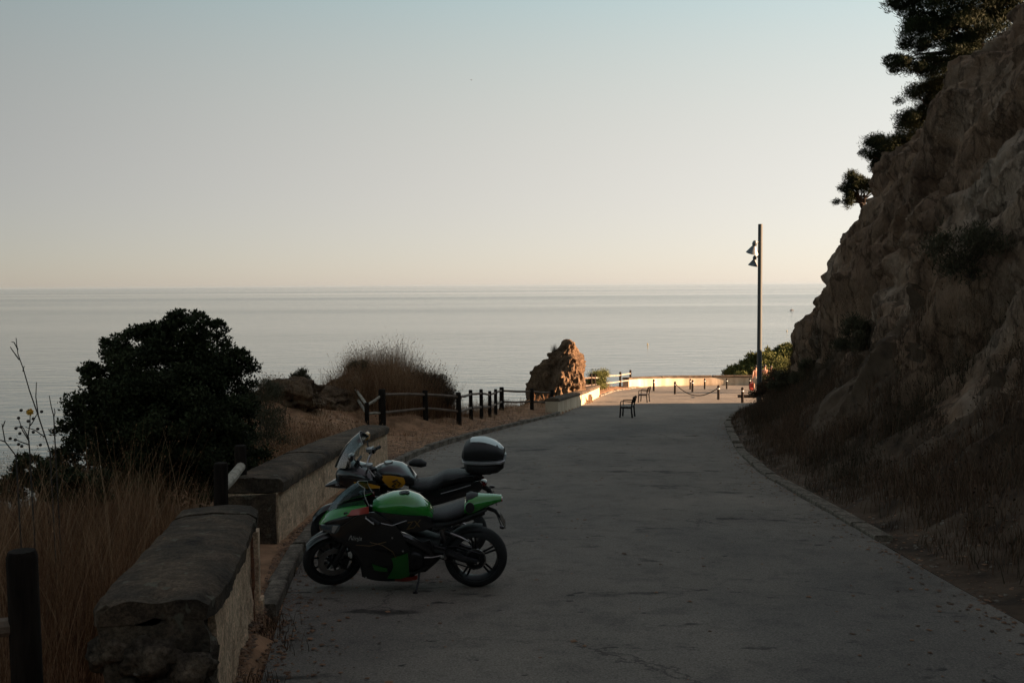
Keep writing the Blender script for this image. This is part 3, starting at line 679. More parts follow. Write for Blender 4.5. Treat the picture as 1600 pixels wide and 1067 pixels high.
# ------------------------------------------------------------------ wooden fences
def fence(label, posts, rails, r_post=.075, r_rail=.045, bare=False, heights=None, group='log fences along the seaward edge'):
    """posts: list of (x, y, ground z, height); rails: (i, j, frac i, frac j)"""
    x0, y0, z0, _ = posts[0][:4]; root = empty('log_fence', (x0, y0, z0)); tag(root, label, 'fence', group)
    B = Vector((x0, y0, z0))
    for (x, y, z, h, *rr) in posts:
        r = rr[0] if rr else r_post; mb = MB(); p = Vector((x, y, z)) - B
        ln_ = Vector((random.uniform(-.02, .02), random.uniform(-.02, .02), 0))
        mb.tube([p - Vector((0, 0, .3)), p + Vector((0, 0, h * .5)) + ln_ * .5, p + Vector((0, 0, h - .025)) + ln_, p + Vector((0, 0, h)) + ln_], [r * 1.03, r, r * .99, r * .86], 12)
        mb.build('post', M['post'], root)
    for (i, j, a, b, *mm) in rails:
        p = Vector(posts[i][:3]) - B + Vector((0, 0, posts[i][3] * a)); q = Vector(posts[j][:3]) - B + Vector((0, 0, posts[j][3] * b))
        mid_ = (p + q) / 2 + Vector((0, 0, random.uniform(-.03, .02)))
        MB().tube([p, p.lerp(mid_, .5), mid_, mid_.lerp(q, .5), q], [r_rail, r_rail * .97, r_rail * 1.02, r_rail * .98, r_rail * .94], 10).build('rail', mm[0] if mm else M['rail'], root)
    return root
def gpost(px, top, Y, r=None):
    """post whose top shows at pixel (px, top); its foot is the ground below that spot"""
    p = P(px, top, Y); z = float(gz(p.x, p.y)); h = max(.5, p.z - z)
    return (p.x, p.y, z, h) + ((r,) if r else ())
F1 = [gpost(37, 860, 4.4, .066), gpost(-330, 880, 4.3, .068)]
fence('single dark round post with rail at the lower left corner', F1, [(0, 1, .72, .72), (0, 1, .3, .3)])
F2 = [gpost(342, 723, 10.0, .074), gpost(376, 696, 11.9, .074)]
fence('two short posts joined by a pale bare log beside the gap in the wall', F2, [(0, 1, .74, .78, M['bare_log']), (0, 1, .30, .34, M['rail'])], r_rail=.06)
F3 = [gpost(556, 620, 31.5), gpost(573, 629, 29.6), gpost(597, 608, 30.0, .11), gpost(665, 610, 31.6, .085), gpost(717, 613, 32.6, .085), gpost(736, 609, 35.8), gpost(752, 608, 37.6), gpost(765, 611, 39.2), gpost(774, 608, 40.8), gpost(783.5, 605, 43.2, .10), gpost(831, 607, 43.8, .085), gpost(862, 609, 44.2, .085)]
rl = []
for i in range(len(F3) - 1):
    m_ = M['bare_log'] if i < 2 else M['rail']
    rl += [(i, i + 1, .86, .86, m_), (i, i + 1, .40, .40, m_)]
fence('long dark log fence winding along the dirt verge to the standing rock', F3, rl, .07)
F4 = [gpost(904, 586.5, 66.0), gpost(923.5, 584, 68.0), gpost(929, 585, 69.5), gpost(945, 582.5, 71.4), gpost(969, 581, 75.6), gpost(985, 578, 78.2)]
fence('sunlit log fence on the verge between the rock and the far wall', F4, sum([[(i, i + 1, .78, .78, M['bare_log'] if i > 1 else M['rail']), (i, i + 1, .36, .36, M['bare_log'] if i > 1 else M['rail'])] for i in range(5)], []), .085, .055)

# ------------------------------------------------------------------ standing rock
def standing_rock():
    c = P(876, 640, 54.5); base = float(gz(c.x, c.y)); zc = base - .6
    n, N = 150, 190; h = np.linspace(0, 1, n); u = np.linspace(0, 2 * np.pi, N, endpoint=False)
    # outline from the photo: left and right edge (pixels) at each height
    LV = [(652, 800), (640, 812), (625, 822), (600, 821.5), (590, 824), (580, 829), (570, 838), (560, 845), (552, 858), (547, 868), (543, 874), (536, 876), (530.5, 881)]
    RV = [(652, 935), (640, 931), (625, 925), (610, 921), (600, 919), (590, 917), (580, 914), (570, 912), (560, 910), (552, 904), (545, 900), (536, 897), (530.5, 891)]
    Yd = 54.5; scale = Yd / F
    top = P(886, 530.5, Yd).z; zz = zc + (top - zc) * h
    py = 533.5 - 0 * zz; pys = np.array([p[0] for p in LV])
    zL = np.array([P(p[1], p[0], Yd).z for p in LV]); xL = np.array([P(p[1], p[0], Yd).x for p in LV])
    zR = np.array([P(p[1], p[0], Yd).z for p in RV]); xR = np.array([P(p[1], p[0], Yd).x for p in RV])
    l_ = np.interp(zz, zL, xL); r_ = np.interp(zz, zR, xR); hw = (r_ - l_) / 2; cx = (r_ + l_) / 2
    dep = np.interp(h, [0, .5, .9, 1], [2.3, 1.7, .8, .3])
    # a prow towards the camera-right separates the shaded front from the sunlit flank
    ang = u[None, :]; ca, sa = np.cos(ang), np.sin(ang)
    den = (np.abs(ca) ** 1.35 + np.abs(sa) ** 1.35) ** (1 / 1.35); 
    X = cx[:, None] + hw[:, None] * ca / den; Y = Yd + dep[:, None] * sa / den + np.zeros_like(X); 
    Y = Y - (1.15 * np.clip(1 - np.abs((X - cx[:, None]) / np.maximum(hw[:, None], .05) - .52) / .75, 0, 1) * (sa < 0)) * np.minimum(1, hw[:, None])
    Z = np.repeat(zz[:, None], N, 1)
    dx, dy = X - cx[:, None], Y - Yd; L = np.maximum(.05, np.hypot(dx, dy))
    D = .36 * facet(X * .9, Y * .9, Z * .5, 5) + .18 * facet(X * 2.2, Y * 2.2, Z * 1.1, 15) + .15 * facet(X * 4.5, Y * 4.5, Z * 2.6, 25) + .05 * facet(X * 11, Y * 11, Z * 7, 29) + .20 * fbm(X * 1.5, Y * 1.5, Z * .9, 7, 8)
    D = D * np.clip(L / .8, .25, 1)
    X = X + dx / L * D; Y = Y + dy / L * D; Z = Z + .25 * D
    V = np.stack([X, Y, Z], -1).reshape(-1, 3); o0 = Vector((c.x, Yd, base)); V = V - np.array(o0)
    i, j = np.meshgrid(np.arange(n - 1), np.arange(N), indexing='ij'); j2 = (j + 1) % N
    Fc = np.stack([(i * N + j).ravel(), (i * N + j2).ravel(), ((i + 1) * N + j2).ravel(), ((i + 1) * N + j).ravel()], 1)
    me = np_mesh('standing_rock', V, Fc, M['rock'], True); me.set_sharp_from_angle(angle=R(40))
    o = link('standing_rock', me); o.location = o0
    tag(o, 'tall pointed ochre rock standing by the low wall, right flank sunlit', 'rock')
standing_rock()
# small outcrops on the knoll
for k, (px, py, Y, sz, lab) in enumerate([(500, 612, 31.0, (1.1, .9, .55), 'pale broken rock shelf on the knoll beside the bare path'), (548, 606, 32.5, (1.0, .8, .5), 'brown layered rock under the dry grass of the knoll'), (455, 650, 27.5, (.9, .8, .55), 'grey rock ledge above the dry grass left of the curved wall')]):
    p = P(px, py, Y); z = float(gz(p.x, p.y))
    o = displaced_rock('rock_outcrop', (p.x, p.y, z + .05), sz, M['rock'], 130 + k * 7, None, 44, .38); tag(o, lab, 'rock', 'rock outcrops on the knoll')

# ------------------------------------------------------------------ vegetation
def unit(n):
    v = rng.normal(size=(n, 3)); return v / np.linalg.norm(v, axis=1)[:, None]
def leaves_mesh(name, pts, size, m, tint, up=.25, aspect=.45, fold=.25):
    n = len(pts); d = unit(n); d[:, 2] = np.abs(d[:, 2]) * .6 + up; d /= np.linalg.norm(d, axis=1)[:, None]
    s_ = np.cross(d, unit(n)); s_ /= np.linalg.norm(s_, axis=1)[:, None]; nn = np.cross(d, s_)
    L = size * (.6 + .8 * rng.random(n))[:, None]; W = L * aspect
    a = pts; b = pts + d * L * .5 + s_ * W * .5 + nn * W * fold; c = pts + d * L; e = pts + d * L * .5 - s_ * W * .5 + nn * W * fold
    V = np.stack([a, b, c, e], 1).reshape(-1, 3); Fc = np.arange(4 * n).reshape(n, 4)
    return np_mesh(name, V, Fc, m, False, np.repeat(tint, 4))
def crown_points(clumps, n, shell=.55):
    """leaf positions inside ellipsoid clumps (x, y, z, rx, ry, rz), denser towards the outside"""
    c = np.array(clumps, float); wgt = (c[:, 3] * c[:, 4] * c[:, 5]) ** (2 / 3); idx = rng.choice(len(c), n, p=wgt / wgt.sum())
    d = unit(n); r = (shell + (1 - shell) * rng.random(n)) ** 1.0 * (1 + .10 * rng.normal(size=n))
    return c[idx, :3] + d * c[idx, 3:] * r[:, None], idx
def sub_clumps(big, k, f, seed=0):
    """break each big ellipsoid into many small lumps on its surface"""
    out = []
    for (x, y, z, a, b, c) in big:
        out.append((x, y, z - c * .15, a * .62, b * .62, c * .72))
        d = unit(k); d[:, 2] = np.where(d[:, 2] < -.55, -d[:, 2], d[:, 2])
        rr = .55 + .5 * rng.random(k)
        for q in range(k):
            s_ = f * (.6 + .8 * rng.random()); m_ = (a + b + c) / 3
            out.append((x + d[q, 0] * a * rr[q], y + d[q, 1] * b * rr[q], z + d[q, 2] * c * rr[q], s_ * m_, s_ * m_, s_ * m_ * .75))
    return out
def branchy(base, tips, r0, m, name, parent, B, jit=.12, n=7):
    mb = MB()
    for t_ in tips:
        a = Vector(base) - B; b = Vector(t_) - B; pts = []
        for k in range(6):
            q = k / 5; p = a.lerp(b, q); w_ = math.sin(q * math.pi) * jit * (b - a).length
            pts.append(p + Vector((random.uniform(-w_, w_), random.uniform(-w_, w_), w_ * .5)))
        mb.tube(pts, [r0 * (1 - .85 * k / 5) for k in range(6)], n)
    return mb.build(name, m, parent)
def tree(name, label, cat, base, big, nleaf, size, m, sub=(14, .42), group=None, trunk_r=.08, shell=.4, aspect=.45, up=.25, ntips=9):
    root = empty(name, base); tag(root, label, cat, group); B = Vector(base)
    cl = sub_clumps(big, *sub); pts, idx = crown_points(cl, nleaf, shell)
    tn = np.clip(rng.random(nleaf) * .7 + rng.random(len(cl))[idx] * .4 - .05, 0, 1)
    link('crown', leaves_mesh('crown', pts - np.array(B), size, m, tn, up, aspect), root)
    ch = random.sample(cl, min(ntips, len(cl)))
    cx = Vector((sum(b[0] for b in big) / len(big), sum(b[1] for b in big) / len(big), sum(b[2] - b[5] * .4 for b in big) / len(big)))
    branchy(base, [cx.lerp(Vector(c[:3]), .35) for c in ch[:3]], trunk_r, M['bark'], 'trunk', root, B)
    branchy(tuple(B.lerp(cx, .45)), [c[:3] for c in ch], trunk_r * .45, M['bark'], 'limb', root, B)
    return root
def E(px, py, Y, rx, rz, ry=None):
    """ellipsoid lump at depth Y with radii given in photo pixels"""
    p = P(px, py, Y); k = Y / F
    return (p.x, p.y, p.z, rx * k, (ry or (rx + rz) / 2) * k, rz * k)

def bits(name, P0, size, m, label, flat=.45):
    n = len(P0); V = []; base = np.array([(-1, -1, 0), (1, -1, 0), (1.2, .8, 0), (-.8, 1, 0), (-.6, -.7, 1), (.7, -.5, .9), (.6, .6, 1), (-.5, .5, .8)], float) * .5
    base[:, 2] *= flat * 2
    a = rng.random(n) * 6.28; s_ = size * (.4 + rng.random(n) ** 2 * 1.4); c, d = np.cos(a), np.sin(a)
    B_ = base[None] * (1 + .3 * rng.normal(size=(n, 8, 3)) * np.array([1, 1, .5])) * s_[:, None, None]
    X = B_[..., 0] * c[:, None] - B_[..., 1] * d[:, None]; Y = B_[..., 0] * d[:, None] + B_[..., 1] * c[:, None]
    V = np.stack([X + P0[:, None, 0], Y + P0[:, None, 1], B_[..., 2] + P0[:, None, 2]], -1).reshape(-1, 3)
    q = np.array([(0, 1, 5, 4), (1, 2, 6, 5), (2, 3, 7, 6), (3, 0, 4, 7), (4, 5, 6, 7)])
    Fc = (np.arange(n) * 8)[:, None, None] + q[None]
    return stuff(name, np_mesh(name, V, Fc.reshape(-1, 4), m, False, np.repeat(rng.random(n), 8)), label)
# large dark shrub left of the wall
YB = 14.0
bb = [E(255, 600, YB, 118, 92), E(330, 590, YB + .2, 62, 62), E(315, 518, YB, 38, 26), E(240, 545, YB - .1, 60, 42), E(175, 600, YB, 46, 40), E(160, 660, YB, 70, 62), E(290, 690, YB - .3, 110, 80), E(375, 572, YB + .1, 26, 26), E(285, 500, YB, 30, 14), E(345, 508, YB, 10, 8), E(140, 578, YB, 16, 13), E(170, 545, YB, 18, 16), E(120, 690, YB, 40, 40), E(350, 700, YB, 60, 70), E(190, 745, YB, 95, 50), E(310, 750, YB, 90, 55), E(100, 745, YB, 45, 40), E(250, 650, YB-.4, 120, 70), E(190, 775, YB-.6, 90, 40), E(300, 640, YB, 90, 80)]
pb = P(255, 800, YB); zb = float(gz(pb.x, YB)) - .1
tree('shrub_tree', 'large dense dark evergreen shrub in front of the sea at the left', 'shrub', (pb.x, YB, min(zb, pb.z)), bb, 155000, .050, M['leaf_dark'], (38, .24), None, .09, .35, .5)
bs = [E(120, 775, 10.5, 60, 34), E(45, 745, 9.5, 38, 30), E(90, 765, 9.5, 40, 30), E(20, 770, 9.5, 30, 25)]
pb = P(55, 800, 9.5)
tree('small_shrub', 'small dark twiggy shrub at the left edge among tall dry grass', 'shrub', (pb.x, 9.5, float(gz(pb.x, 9.5))), bs, 14000, .035, M['leaf_dark'], (14, .32), None, .02, .3, .5)

# blades: tufts of curved dry grass
def blades(name, roots, length, width, lean, m, tint, heads=False, seg=3, bend=.5, hs=1.0):
    n = len(roots); az = rng.random(n) * 2 * np.pi; ln_ = lean * rng.random(n) ** .8
    d0 = np.stack([np.cos(az) * ln_ * .5, np.sin(az) * ln_ * .5, np.ones(n)], 1); d1 = np.stack([np.cos(az) * (ln_ + bend * rng.random(n)), np.sin(az) * (ln_ + bend * rng.random(n)), np.ones(n) * .8], 1)
    d0 /= np.linalg.norm(d0, axis=1)[:, None]; d1 /= np.linalg.norm(d1, axis=1)[:, None]
    L = (length if hasattr(length, '__len__') else length * (.55 + .6 * rng.random(n)))
    sd = np.stack([-np.sin(az + rng.normal(size=n)), np.cos(az + rng.normal(size=n)), np.zeros(n)], 1)
    V = np.zeros((n, (seg + 1) * 2, 3)); p = roots.copy()
    for k in range(seg + 1):
        q = k / seg; w_ = width * (1 - q * .85)
        V[:, 2 * k] = p + sd * w_ / 2; V[:, 2 * k + 1] = p - sd * w_ / 2
        d = d0 * (1 - q) + d1 * q; p = p + d * (L / seg)[:, None]
    b = (np.arange(n) * (seg + 1) * 2)[:, None]; fs = [b + np.array([[2 * k, 2 * k + 1, 2 * k + 3, 2 * k + 2]]) for k in range(seg)]
    Fc = np.concatenate(fs, 0); tt = np.repeat(tint, (seg + 1) * 2); VV = V.reshape(-1, 3)
    if heads:                                   # seed heads at the tips
        kk = np.where(rng.random(n) < heads)[0]; hp = V[kk, -1]; hv = []
        hl = (.035 + .03 * rng.random(len(kk))) * hs; o = unit(len(kk)); dd = d1[kk]
        s2 = np.cross(dd, o); s2 /= np.linalg.norm(s2, axis=1)[:, None]
        A = hp; Bq = hp + dd * (hl * .5)[:, None] + s2 * (hl * .22)[:, None]; Cq = hp + dd * hl[:, None]; Dq = hp + dd * (hl * .5)[:, None] - s2 * (hl * .22)[:, None]
        hv = np.stack([A, Bq, Cq, Dq], 1).reshape(-1, 3); f2 = np.arange(4 * len(kk)).reshape(-1, 4) + len(VV)
        VV = np.vstack([VV, hv]); Fc = np.vstack([Fc, f2]); tt = np.concatenate([tt, np.repeat(tint[kk] * .8, 4)])
    return np_mesh(name, VV, Fc, m, False, tt)
def scatter(x0, x1, y0, y1, n, keep, tuft=0):
    x = x0 + (x1 - x0) * rng.random(n); y = y0 + (y1 - y0) * rng.random(n)
    if tuft:
        k = n // tuft; cx, cy = x[:k], y[:k]; i = rng.integers(0, k, n); x = cx[i] + rng.normal(size=n) * .10; y = cy[i] + rng.normal(size=n) * .10
    m_ = keep(x, y); return x[m_], y[m_]
def stuff(name, me, label): return tag(link(name, me), label, kind='stuff')
# tall grass behind the near wall
def wall_x(y): return np.interp(y, [2, 4.25, 6.2, 8.48, 11.5, 21.6], [-1.9, -2.15, -2.55, -3.0, -3.55, -3.5])
x, y = scatter(-8.5, -1.9, 4.2, 11.5, 60000, lambda x, y: (x < wall_x(y) - .05) & (x > -1.0 - .70 * y) & (vnoise(x * 1.1, y * 1.1, 0 * x, 4) > -.55), 14)
L = (1.25 + .25 * vnoise(x * .8, y * .8, 0 * x, 9)) * (.5 + .6 * rng.random(len(x)))
L = L * np.clip(.55 + (wall_x(y) - x) * .35, .6, 1.05)
stuff('tall_dry_grass', blades('tall_dry_grass', np.stack([x, y, gz(x, y) - .03], 1), L, .0048, .36, M['grass'], np.clip(rng.random(len(x)) ** 1.35 + .25 * vnoise(x, y, 0 * x, 2), 0, 1), 0, 3, .5), 'tall rust brown dry grass behind the nearest wall')
x, y = scatter(-8.5, -2.2, 4.6, 11.0, 2600, lambda x, y: (x < wall_x(y) - .15) & (x > -1.0 - .70 * y), 6)
stuff('arching_grass_stalks', blades('arching_grass_stalks', np.stack([x, y, gz(x, y) - .03], 1), 1.45 * (.7 + .45 * rng.random(len(x))), .0055, .55, M['grass'], .55 + .45 * rng.random(len(x)), .9, 5, .8, .35), 'long pale arching stalks rising out of the near grass')
# grass between the curved wall and the knoll
x, y = scatter(-11, -3.4, 12, 27, 26000, lambda x, y: (x < wall_x(y) - .1) & (vnoise(x * .7, y * .7, 0 * x, 14) > -.35), 16)
stuff('slope_dry_grass', blades('slope_dry_grass', np.stack([x, y, gz(x, y) - .03], 1), .62, .010, .5, M['grass'], np.clip(rng.random(len(x)) ** 1.3, 0, 1), .3, 3, .6), 'dry grass on the slope behind the curved wall')
# the knoll's thicket, in front of the sea
def knoll_keep(x, y): return (((x + 4.9) / 2.9) ** 2 + ((y - 34.3) / 3.4) ** 2 < 1) & (x > -5.7)
x, y = scatter(-7, -1.8, 31, 38, 36000, knoll_keep, 18)
L = (1.4 + .55 * vnoise(x * 1.3, y * 1.3, 0 * x, 19)) * (.3 + .85 * rng.random(len(x)) ** 1.4); L *= np.clip(1.12 - .16 * ((x + 3.9) / 1.35) ** 2, .38, 1.1)
stuff('knoll_dry_grass', blades('knoll_dry_grass', np.stack([x, y, gz(x, y) - .05], 1), L, .011, .55, M['grass'], np.clip(.12 + rng.random(len(x)) ** 1.2 * .88 + .25 * vnoise(x * .8, y * .8, 0 * x, 6), 0, 1), .5, 3, .55), 'brown grass thicket on the knoll beyond the fence')
x, y = scatter(-11.5, -5.5, 27, 38, 9000, lambda x, y: vnoise(x * .6, y * .6, 0 * x, 24) > .0, 16)
stuff('knoll_edge_grass', blades('knoll_edge_grass', np.stack([x, y, gz(x, y) - .05], 1), .7, .014, .5, M['grass'], np.clip(rng.random(len(x)) ** 1.4 * .8, 0, 1), .5, 3, .5), 'sparse dry tufts on the left shoulder of the knoll')
# verge: short trampled straw near the fences and walls
def verge_keep(x, y):
    d = xl(y) - x; return (d > .25) & (d < 4.2) & (rng.random(len(x)) < np.clip((d - .9) / 2.2 + .12, .08, 1)) & ~((y > 41.8) & (y < 62.3) & (d < .9))
x, y = scatter(-5.5, 9, 21.5, 78, 60000, verge_keep, 10)
stuff('verge_straw', blades('verge_straw', np.stack([x, y, gz(x, y) - .02], 1), .22, .012, 1.1, M['grass'], np.clip(.25 + rng.random(len(x)) * .75, 0, 1), 0, 2, .9), 'short trampled straw on the dirt verge')
x, y = scatter(-3.4, 3.5, 31, 47, 9000, lambda x, y: (xl(y) - x > 2.7) & (xl(y) - x < 4.6), 14)
stuff('fence_grass', blades('fence_grass', np.stack([x, y, gz(x, y) - .03], 1), .62, .014, .5, M['grass'], np.clip(rng.random(len(x)) ** 1.3 * .8, 0, 1), .3, 3, .5), 'dry grass growing along the back of the log fence')
x, y = scatter(-1.5, 7.5, 46, 80, 9000, lambda x, y: (xl(y) - x > 1.2) & (xl(y) - x < 3.2), 12)
stuff('seaward_grass', blades('seaward_grass', np.stack([x, y, gz(x, y) - .03], 1), .5, .02, .6, M['grass'], np.clip(.2 + rng.random(len(x)) * .7, 0, 1), .2, 3, .5), 'dry grass at the seaward edge beyond the low wall')

y = 21.5 + 21 * rng.random(5500); x = xl(y) - .2 - 3.6 * rng.random(5500) ** 1.2
bits('verge_litter', np.stack([x, y, gz(x, y) + .004], 1), .035, M['litter'], 'dead leaves and clods on the dirt verge', .2)
# scrub on the knoll and around the rock
def scrub(px, py, Y, rx, rz, n, size, label, m='scrub', aspect=.2, up=.7, shell=.15, name='dry_bush'):
    p = P(px, py, Y); z = float(gz(p.x, p.y)); big = [E(px, py, Y, rx, rz)]
    return tree(name, label, 'bush', (p.x, p.y, z), big, n, size, M[m], (16, .45), 'dry bushes on the seaward edge', .03, shell, aspect, up, 7)
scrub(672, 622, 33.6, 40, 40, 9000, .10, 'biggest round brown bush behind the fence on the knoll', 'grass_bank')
scrub(470, 600, 29.5, 16, 20, 2500, .09, 'small upright bush on the left shoulder of the knoll')
scrub(415, 620, 24.0, 40, 26, 5000, .07, 'low dark bush between the shrub and the bare path')
scrub(395, 680, 21.0, 60, 45, 9000, .06, 'wide dark bush in the hollow right of the large shrub')
scrub(560, 580, 33.0, 18, 16, 1800, .09, 'thin tufted bush at the left end of the knoll thicket')
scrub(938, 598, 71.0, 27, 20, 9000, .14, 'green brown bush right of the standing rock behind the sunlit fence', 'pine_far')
p = P(866, 546, 54.3)
root = tag(link('grass_tuft', blades('grass_tuft', np.stack([rng.normal(size=90) * .08, rng.normal(size=90) * .08, np.zeros(90)], 1), .42, .014, .6, M['grass_bank'], rng.random(90) * .6, 0, 3, .4)), 'thin grass tuft growing on the shoulder of the standing rock', 'grass tuft'); root.location = p + Vector((0, 0, -.1))

# cliff-top trees
def cliff_tree(name, label, big, n, size, base, sub=(16, .38), aspect=.16, up=.35, tr=.12):
    return tree(name, label, 'tree' if 'pine' in name else 'shrub', base, big, n, size, M['pine'], sub, 'trees and shrubs along the cliff top', tr, .25, aspect, up, 12)
def ridge(px, py, Y): p = P(px, py, Y); return (p.x, p.y, p.z)
Yp = 36.0
cliff_tree('pine_tree', 'big dark pine leaning out over the cliff top at the upper right corner', [E(1480, 20, Yp, 62, 40), E(1440, 55, Yp, 34, 30), E(1540, -10, Yp, 70, 50), E(1425, 18, Yp, 22, 14), E(1500, 85, Yp, 44, 30), E(1470, 60, Yp, 50, 34), E(1530, 50, Yp, 60, 40), E(1420, 108, Yp, 34, 16), E(1455, 108, Yp, 30, 20), E(1590, -40, Yp, 90, 40), E(1555, 25, Yp + 1, 50, 30), E(1410, 10, Yp, 26, 18), E(1400, 100, Yp, 20, 12)], 95000, .16, ridge(1540, 105, Yp), (30, .30), .13, .35, .16)
cliff_tree('cliff_shrub', 'dark shrub below the pine, upper of two against the cliff edge', [E(1450, 165, 38.5, 46, 44), E(1480, 130, 37.5, 38, 36), E(1430, 195, 39, 33, 33), E(1470, 170, 38.6, 38, 38)], 42000, .12, ridge(1465, 195, 38.5))
cliff_tree('cliff_shrub', 'dark shrub with jagged outline halfway up the cliff edge', [E(1392, 238, 40.5, 41, 41), E(1418, 215, 40, 36, 33), E(1372, 240, 41, 26, 26), E(1380, 268, 41, 23, 20), E(1410, 245, 40.5, 33, 33)], 40000, .12, ridge(1400, 272, 40.7))
cliff_tree('cliff_shrub', 'lowest and smallest dark shrub on the cliff edge, jutting left over the sky', [E(1338, 290, 43.0, 26, 18), E(1325, 312, 43.0, 17, 20), E(1357, 295, 42.8, 23, 13)], 18000, .11, ridge(1350, 325, 43.2), (14, .38))
# far pine below the terrace
pf = P(1190, 640, 96)
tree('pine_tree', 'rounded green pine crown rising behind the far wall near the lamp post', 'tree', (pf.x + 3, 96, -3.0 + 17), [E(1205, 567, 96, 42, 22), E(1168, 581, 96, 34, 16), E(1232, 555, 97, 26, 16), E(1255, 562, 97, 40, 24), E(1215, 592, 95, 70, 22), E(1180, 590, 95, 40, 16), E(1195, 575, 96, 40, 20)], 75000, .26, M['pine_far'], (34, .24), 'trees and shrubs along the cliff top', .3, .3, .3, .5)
for k, (px, py, Y, rx, rz, lab) in enumerate([(1225, 588, 66, 26, 22, 'olive bush behind the people beside the lamp post'), (1204, 616, 48.0, 26, 18, 'dry bush hiding the foot of the lamp post'), (1235, 600, 49, 32, 26, 'reddish dry bush at the far corner of the bank')]):
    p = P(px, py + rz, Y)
    tree('dry_bush', lab, 'bush', (p.x, p.y, p.z), [E(px, py, Y, rx, rz)], 6500, .13, M['pine_far'] if k == 0 else M['grass_bank'], (14, .4), 'bushes at the foot of the cliff', .03, .2, .2, .7, 8)

# bank vegetation on the right
nb = 88000
i0 = int(np.argmin(np.abs(FY[:np.argmax(FY)] - 5.0))); i1 = int(np.argmin(np.abs(FY - 50.4)))
ii = rng.integers(i0, i1, nb); kk = (rng.beta(1.7, 1.3, nb) * 68).astype(int) + 2
tuf = nb // 16; ti = rng.integers(0, tuf, nb); ii = np.clip(ii[ti] + rng.integers(-2, 3, nb), i0, i1); kk = np.clip(kk[ti] + rng.integers(-2, 3, nb), 2, 76)
pts = cliff_pts[ii, kk] + rng.normal(size=(nb, 3)) * np.array([.05, .05, 0])
dens = vnoise(pts[:, 0] * .55, pts[:, 1] * .55, pts[:, 2] * .55, 88) + .5 * vnoise(pts[:, 0] * 1.7, pts[:, 1] * 1.7, pts[:, 2] * 1.7, 89)
keep = (dens > -.45) & (kk > 9 + 10 * rng.random(nb)); pts = pts[keep]; dn = dens[keep]
tn = np.clip(.5 + .45 * vnoise(pts[:, 0] * .35, pts[:, 1] * .35, pts[:, 2] * .35, 97) + .3 * rng.normal(size=len(pts)), 0, 1)
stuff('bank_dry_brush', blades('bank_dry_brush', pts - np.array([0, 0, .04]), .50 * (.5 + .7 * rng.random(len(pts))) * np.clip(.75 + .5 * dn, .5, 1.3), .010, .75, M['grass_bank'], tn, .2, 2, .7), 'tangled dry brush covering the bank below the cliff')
for k, (y_, q_, r_, n_, lab) in enumerate([(13.0, 58, .55, 5200, 'dark green bush low on the bank nearest the right edge'), (17.5, 74, .7, 7000, 'dark scrubby bush at the foot of the cliff right of centre'), (21.0, 92, .5, 5000, 'grey green bush clinging to the cliff at the right edge'), (25.5, 60, .6, 5000, 'brown bush on the bank below the ochre rock face'), (32.0, 48, .5, 4500, 'rust coloured bush on the bank near the bend'), (38.0, 42, .5, 4000, 'dry bush on the bank just before the terrace'), (15.0, 100, .5, 5000, 'dark bush high on the cliff at the right edge')]):
    p = bank(y_, q_)
    big = [(p.x - .1, p.y, p.z + r_ * .5, r_, r_, r_ * .8)]
    tree('bank_bush', lab, 'bush', tuple(p), big, n_, .055 + .0018 * y_, M['scrub'], (16, .42), 'bushes on the bank below the cliff', .025, .2, .18, .6, 8)
# stones and litter at the foot of the bank
nb = 1500; ii = rng.integers(i0, i1, nb); kk = (rng.beta(1.1, 3.5, nb) * 60).astype(int) + 1
bits('bank_stones', cliff_pts[ii, kk] + np.array([0, 0, -.008]),   .034, M['stone'], 'scattered pale stones at the foot of the bank')
nb = 5000; ii = rng.integers(i0, i1, nb); kk = (rng.beta(1.0, 3.0, nb) * 55).astype(int) + 1
bits('leaf_litter', cliff_pts[ii, kk] + np.array([0, 0, .002]), .03, M['litter'], 'brown leaf litter on the foot of the bank', .12)
y = 6 + 38 * rng.random(2600) ** 1.3; e = rng.exponential(.22, 2600); left = rng.random(2600) < .6
x = np.where(left, xl(y) + .02 + e * 1.3, xr(y) - .02 - e)
bits('road_litter', np.stack([x, y, zr(y) + .012], 1), .024, M['litter'], 'dry leaves and grit gathered along the road edges', .15)
y = 5.5 + 30 * rng.random(420); x = xl(y) + (xr(y) - xl(y)) * rng.random(420)
bits('road_twigs', np.stack([x, y, zr(y) + .012], 1), .028, M['litter'], 'stray leaves lying on the asphalt', .12)
x = np.where(rng.random(900) < .7, -2.2, -1.9) ; y = 4.5 + 5 * rng.random(900); x = xl(y) - .02 + rng.normal(size=900) * .12
bits('wall_foot_gravel', np.stack([x, y, zr(y) + .006], 1), .016, M['litter'], 'grit and crumbled mortar at the foot of the nearest wall', .3)
y = 5.0 + 18 * rng.random(5200); wx = np.interp(y, [4.7, 8.5, 11.5, 21.6], [-1.58, -2.24, -2.74, -2.8]); x = wx + (xl(y) - .02 - wx) * rng.random(5200)
bits('gutter_litter', np.stack([x, y, gz(x, y) + .004], 1), .022, M['litter'], 'leaf litter between the walls and the kerb', .2)
x = np.interp(y := 4.4 + 7.4 * rng.random(2500), [4, 8.5, 11.5], [-1.45, -2.25, -2.65]) + .02 + np.abs(rng.normal(size=2500)) * .16
stuff('wall_foot_weeds', blades('wall_foot_weeds', np.stack([x, y, zr(y)], 1)[vnoise(x * 2, y * 2, 0 * x, 3) > .1], .14, .006, .9, M['grass_bank'], rng.random(int((vnoise(x * 2, y * 2, 0 * x, 3) > .1).sum())), 0, 3, .8), 'short weeds at the foot of the nearest wall')

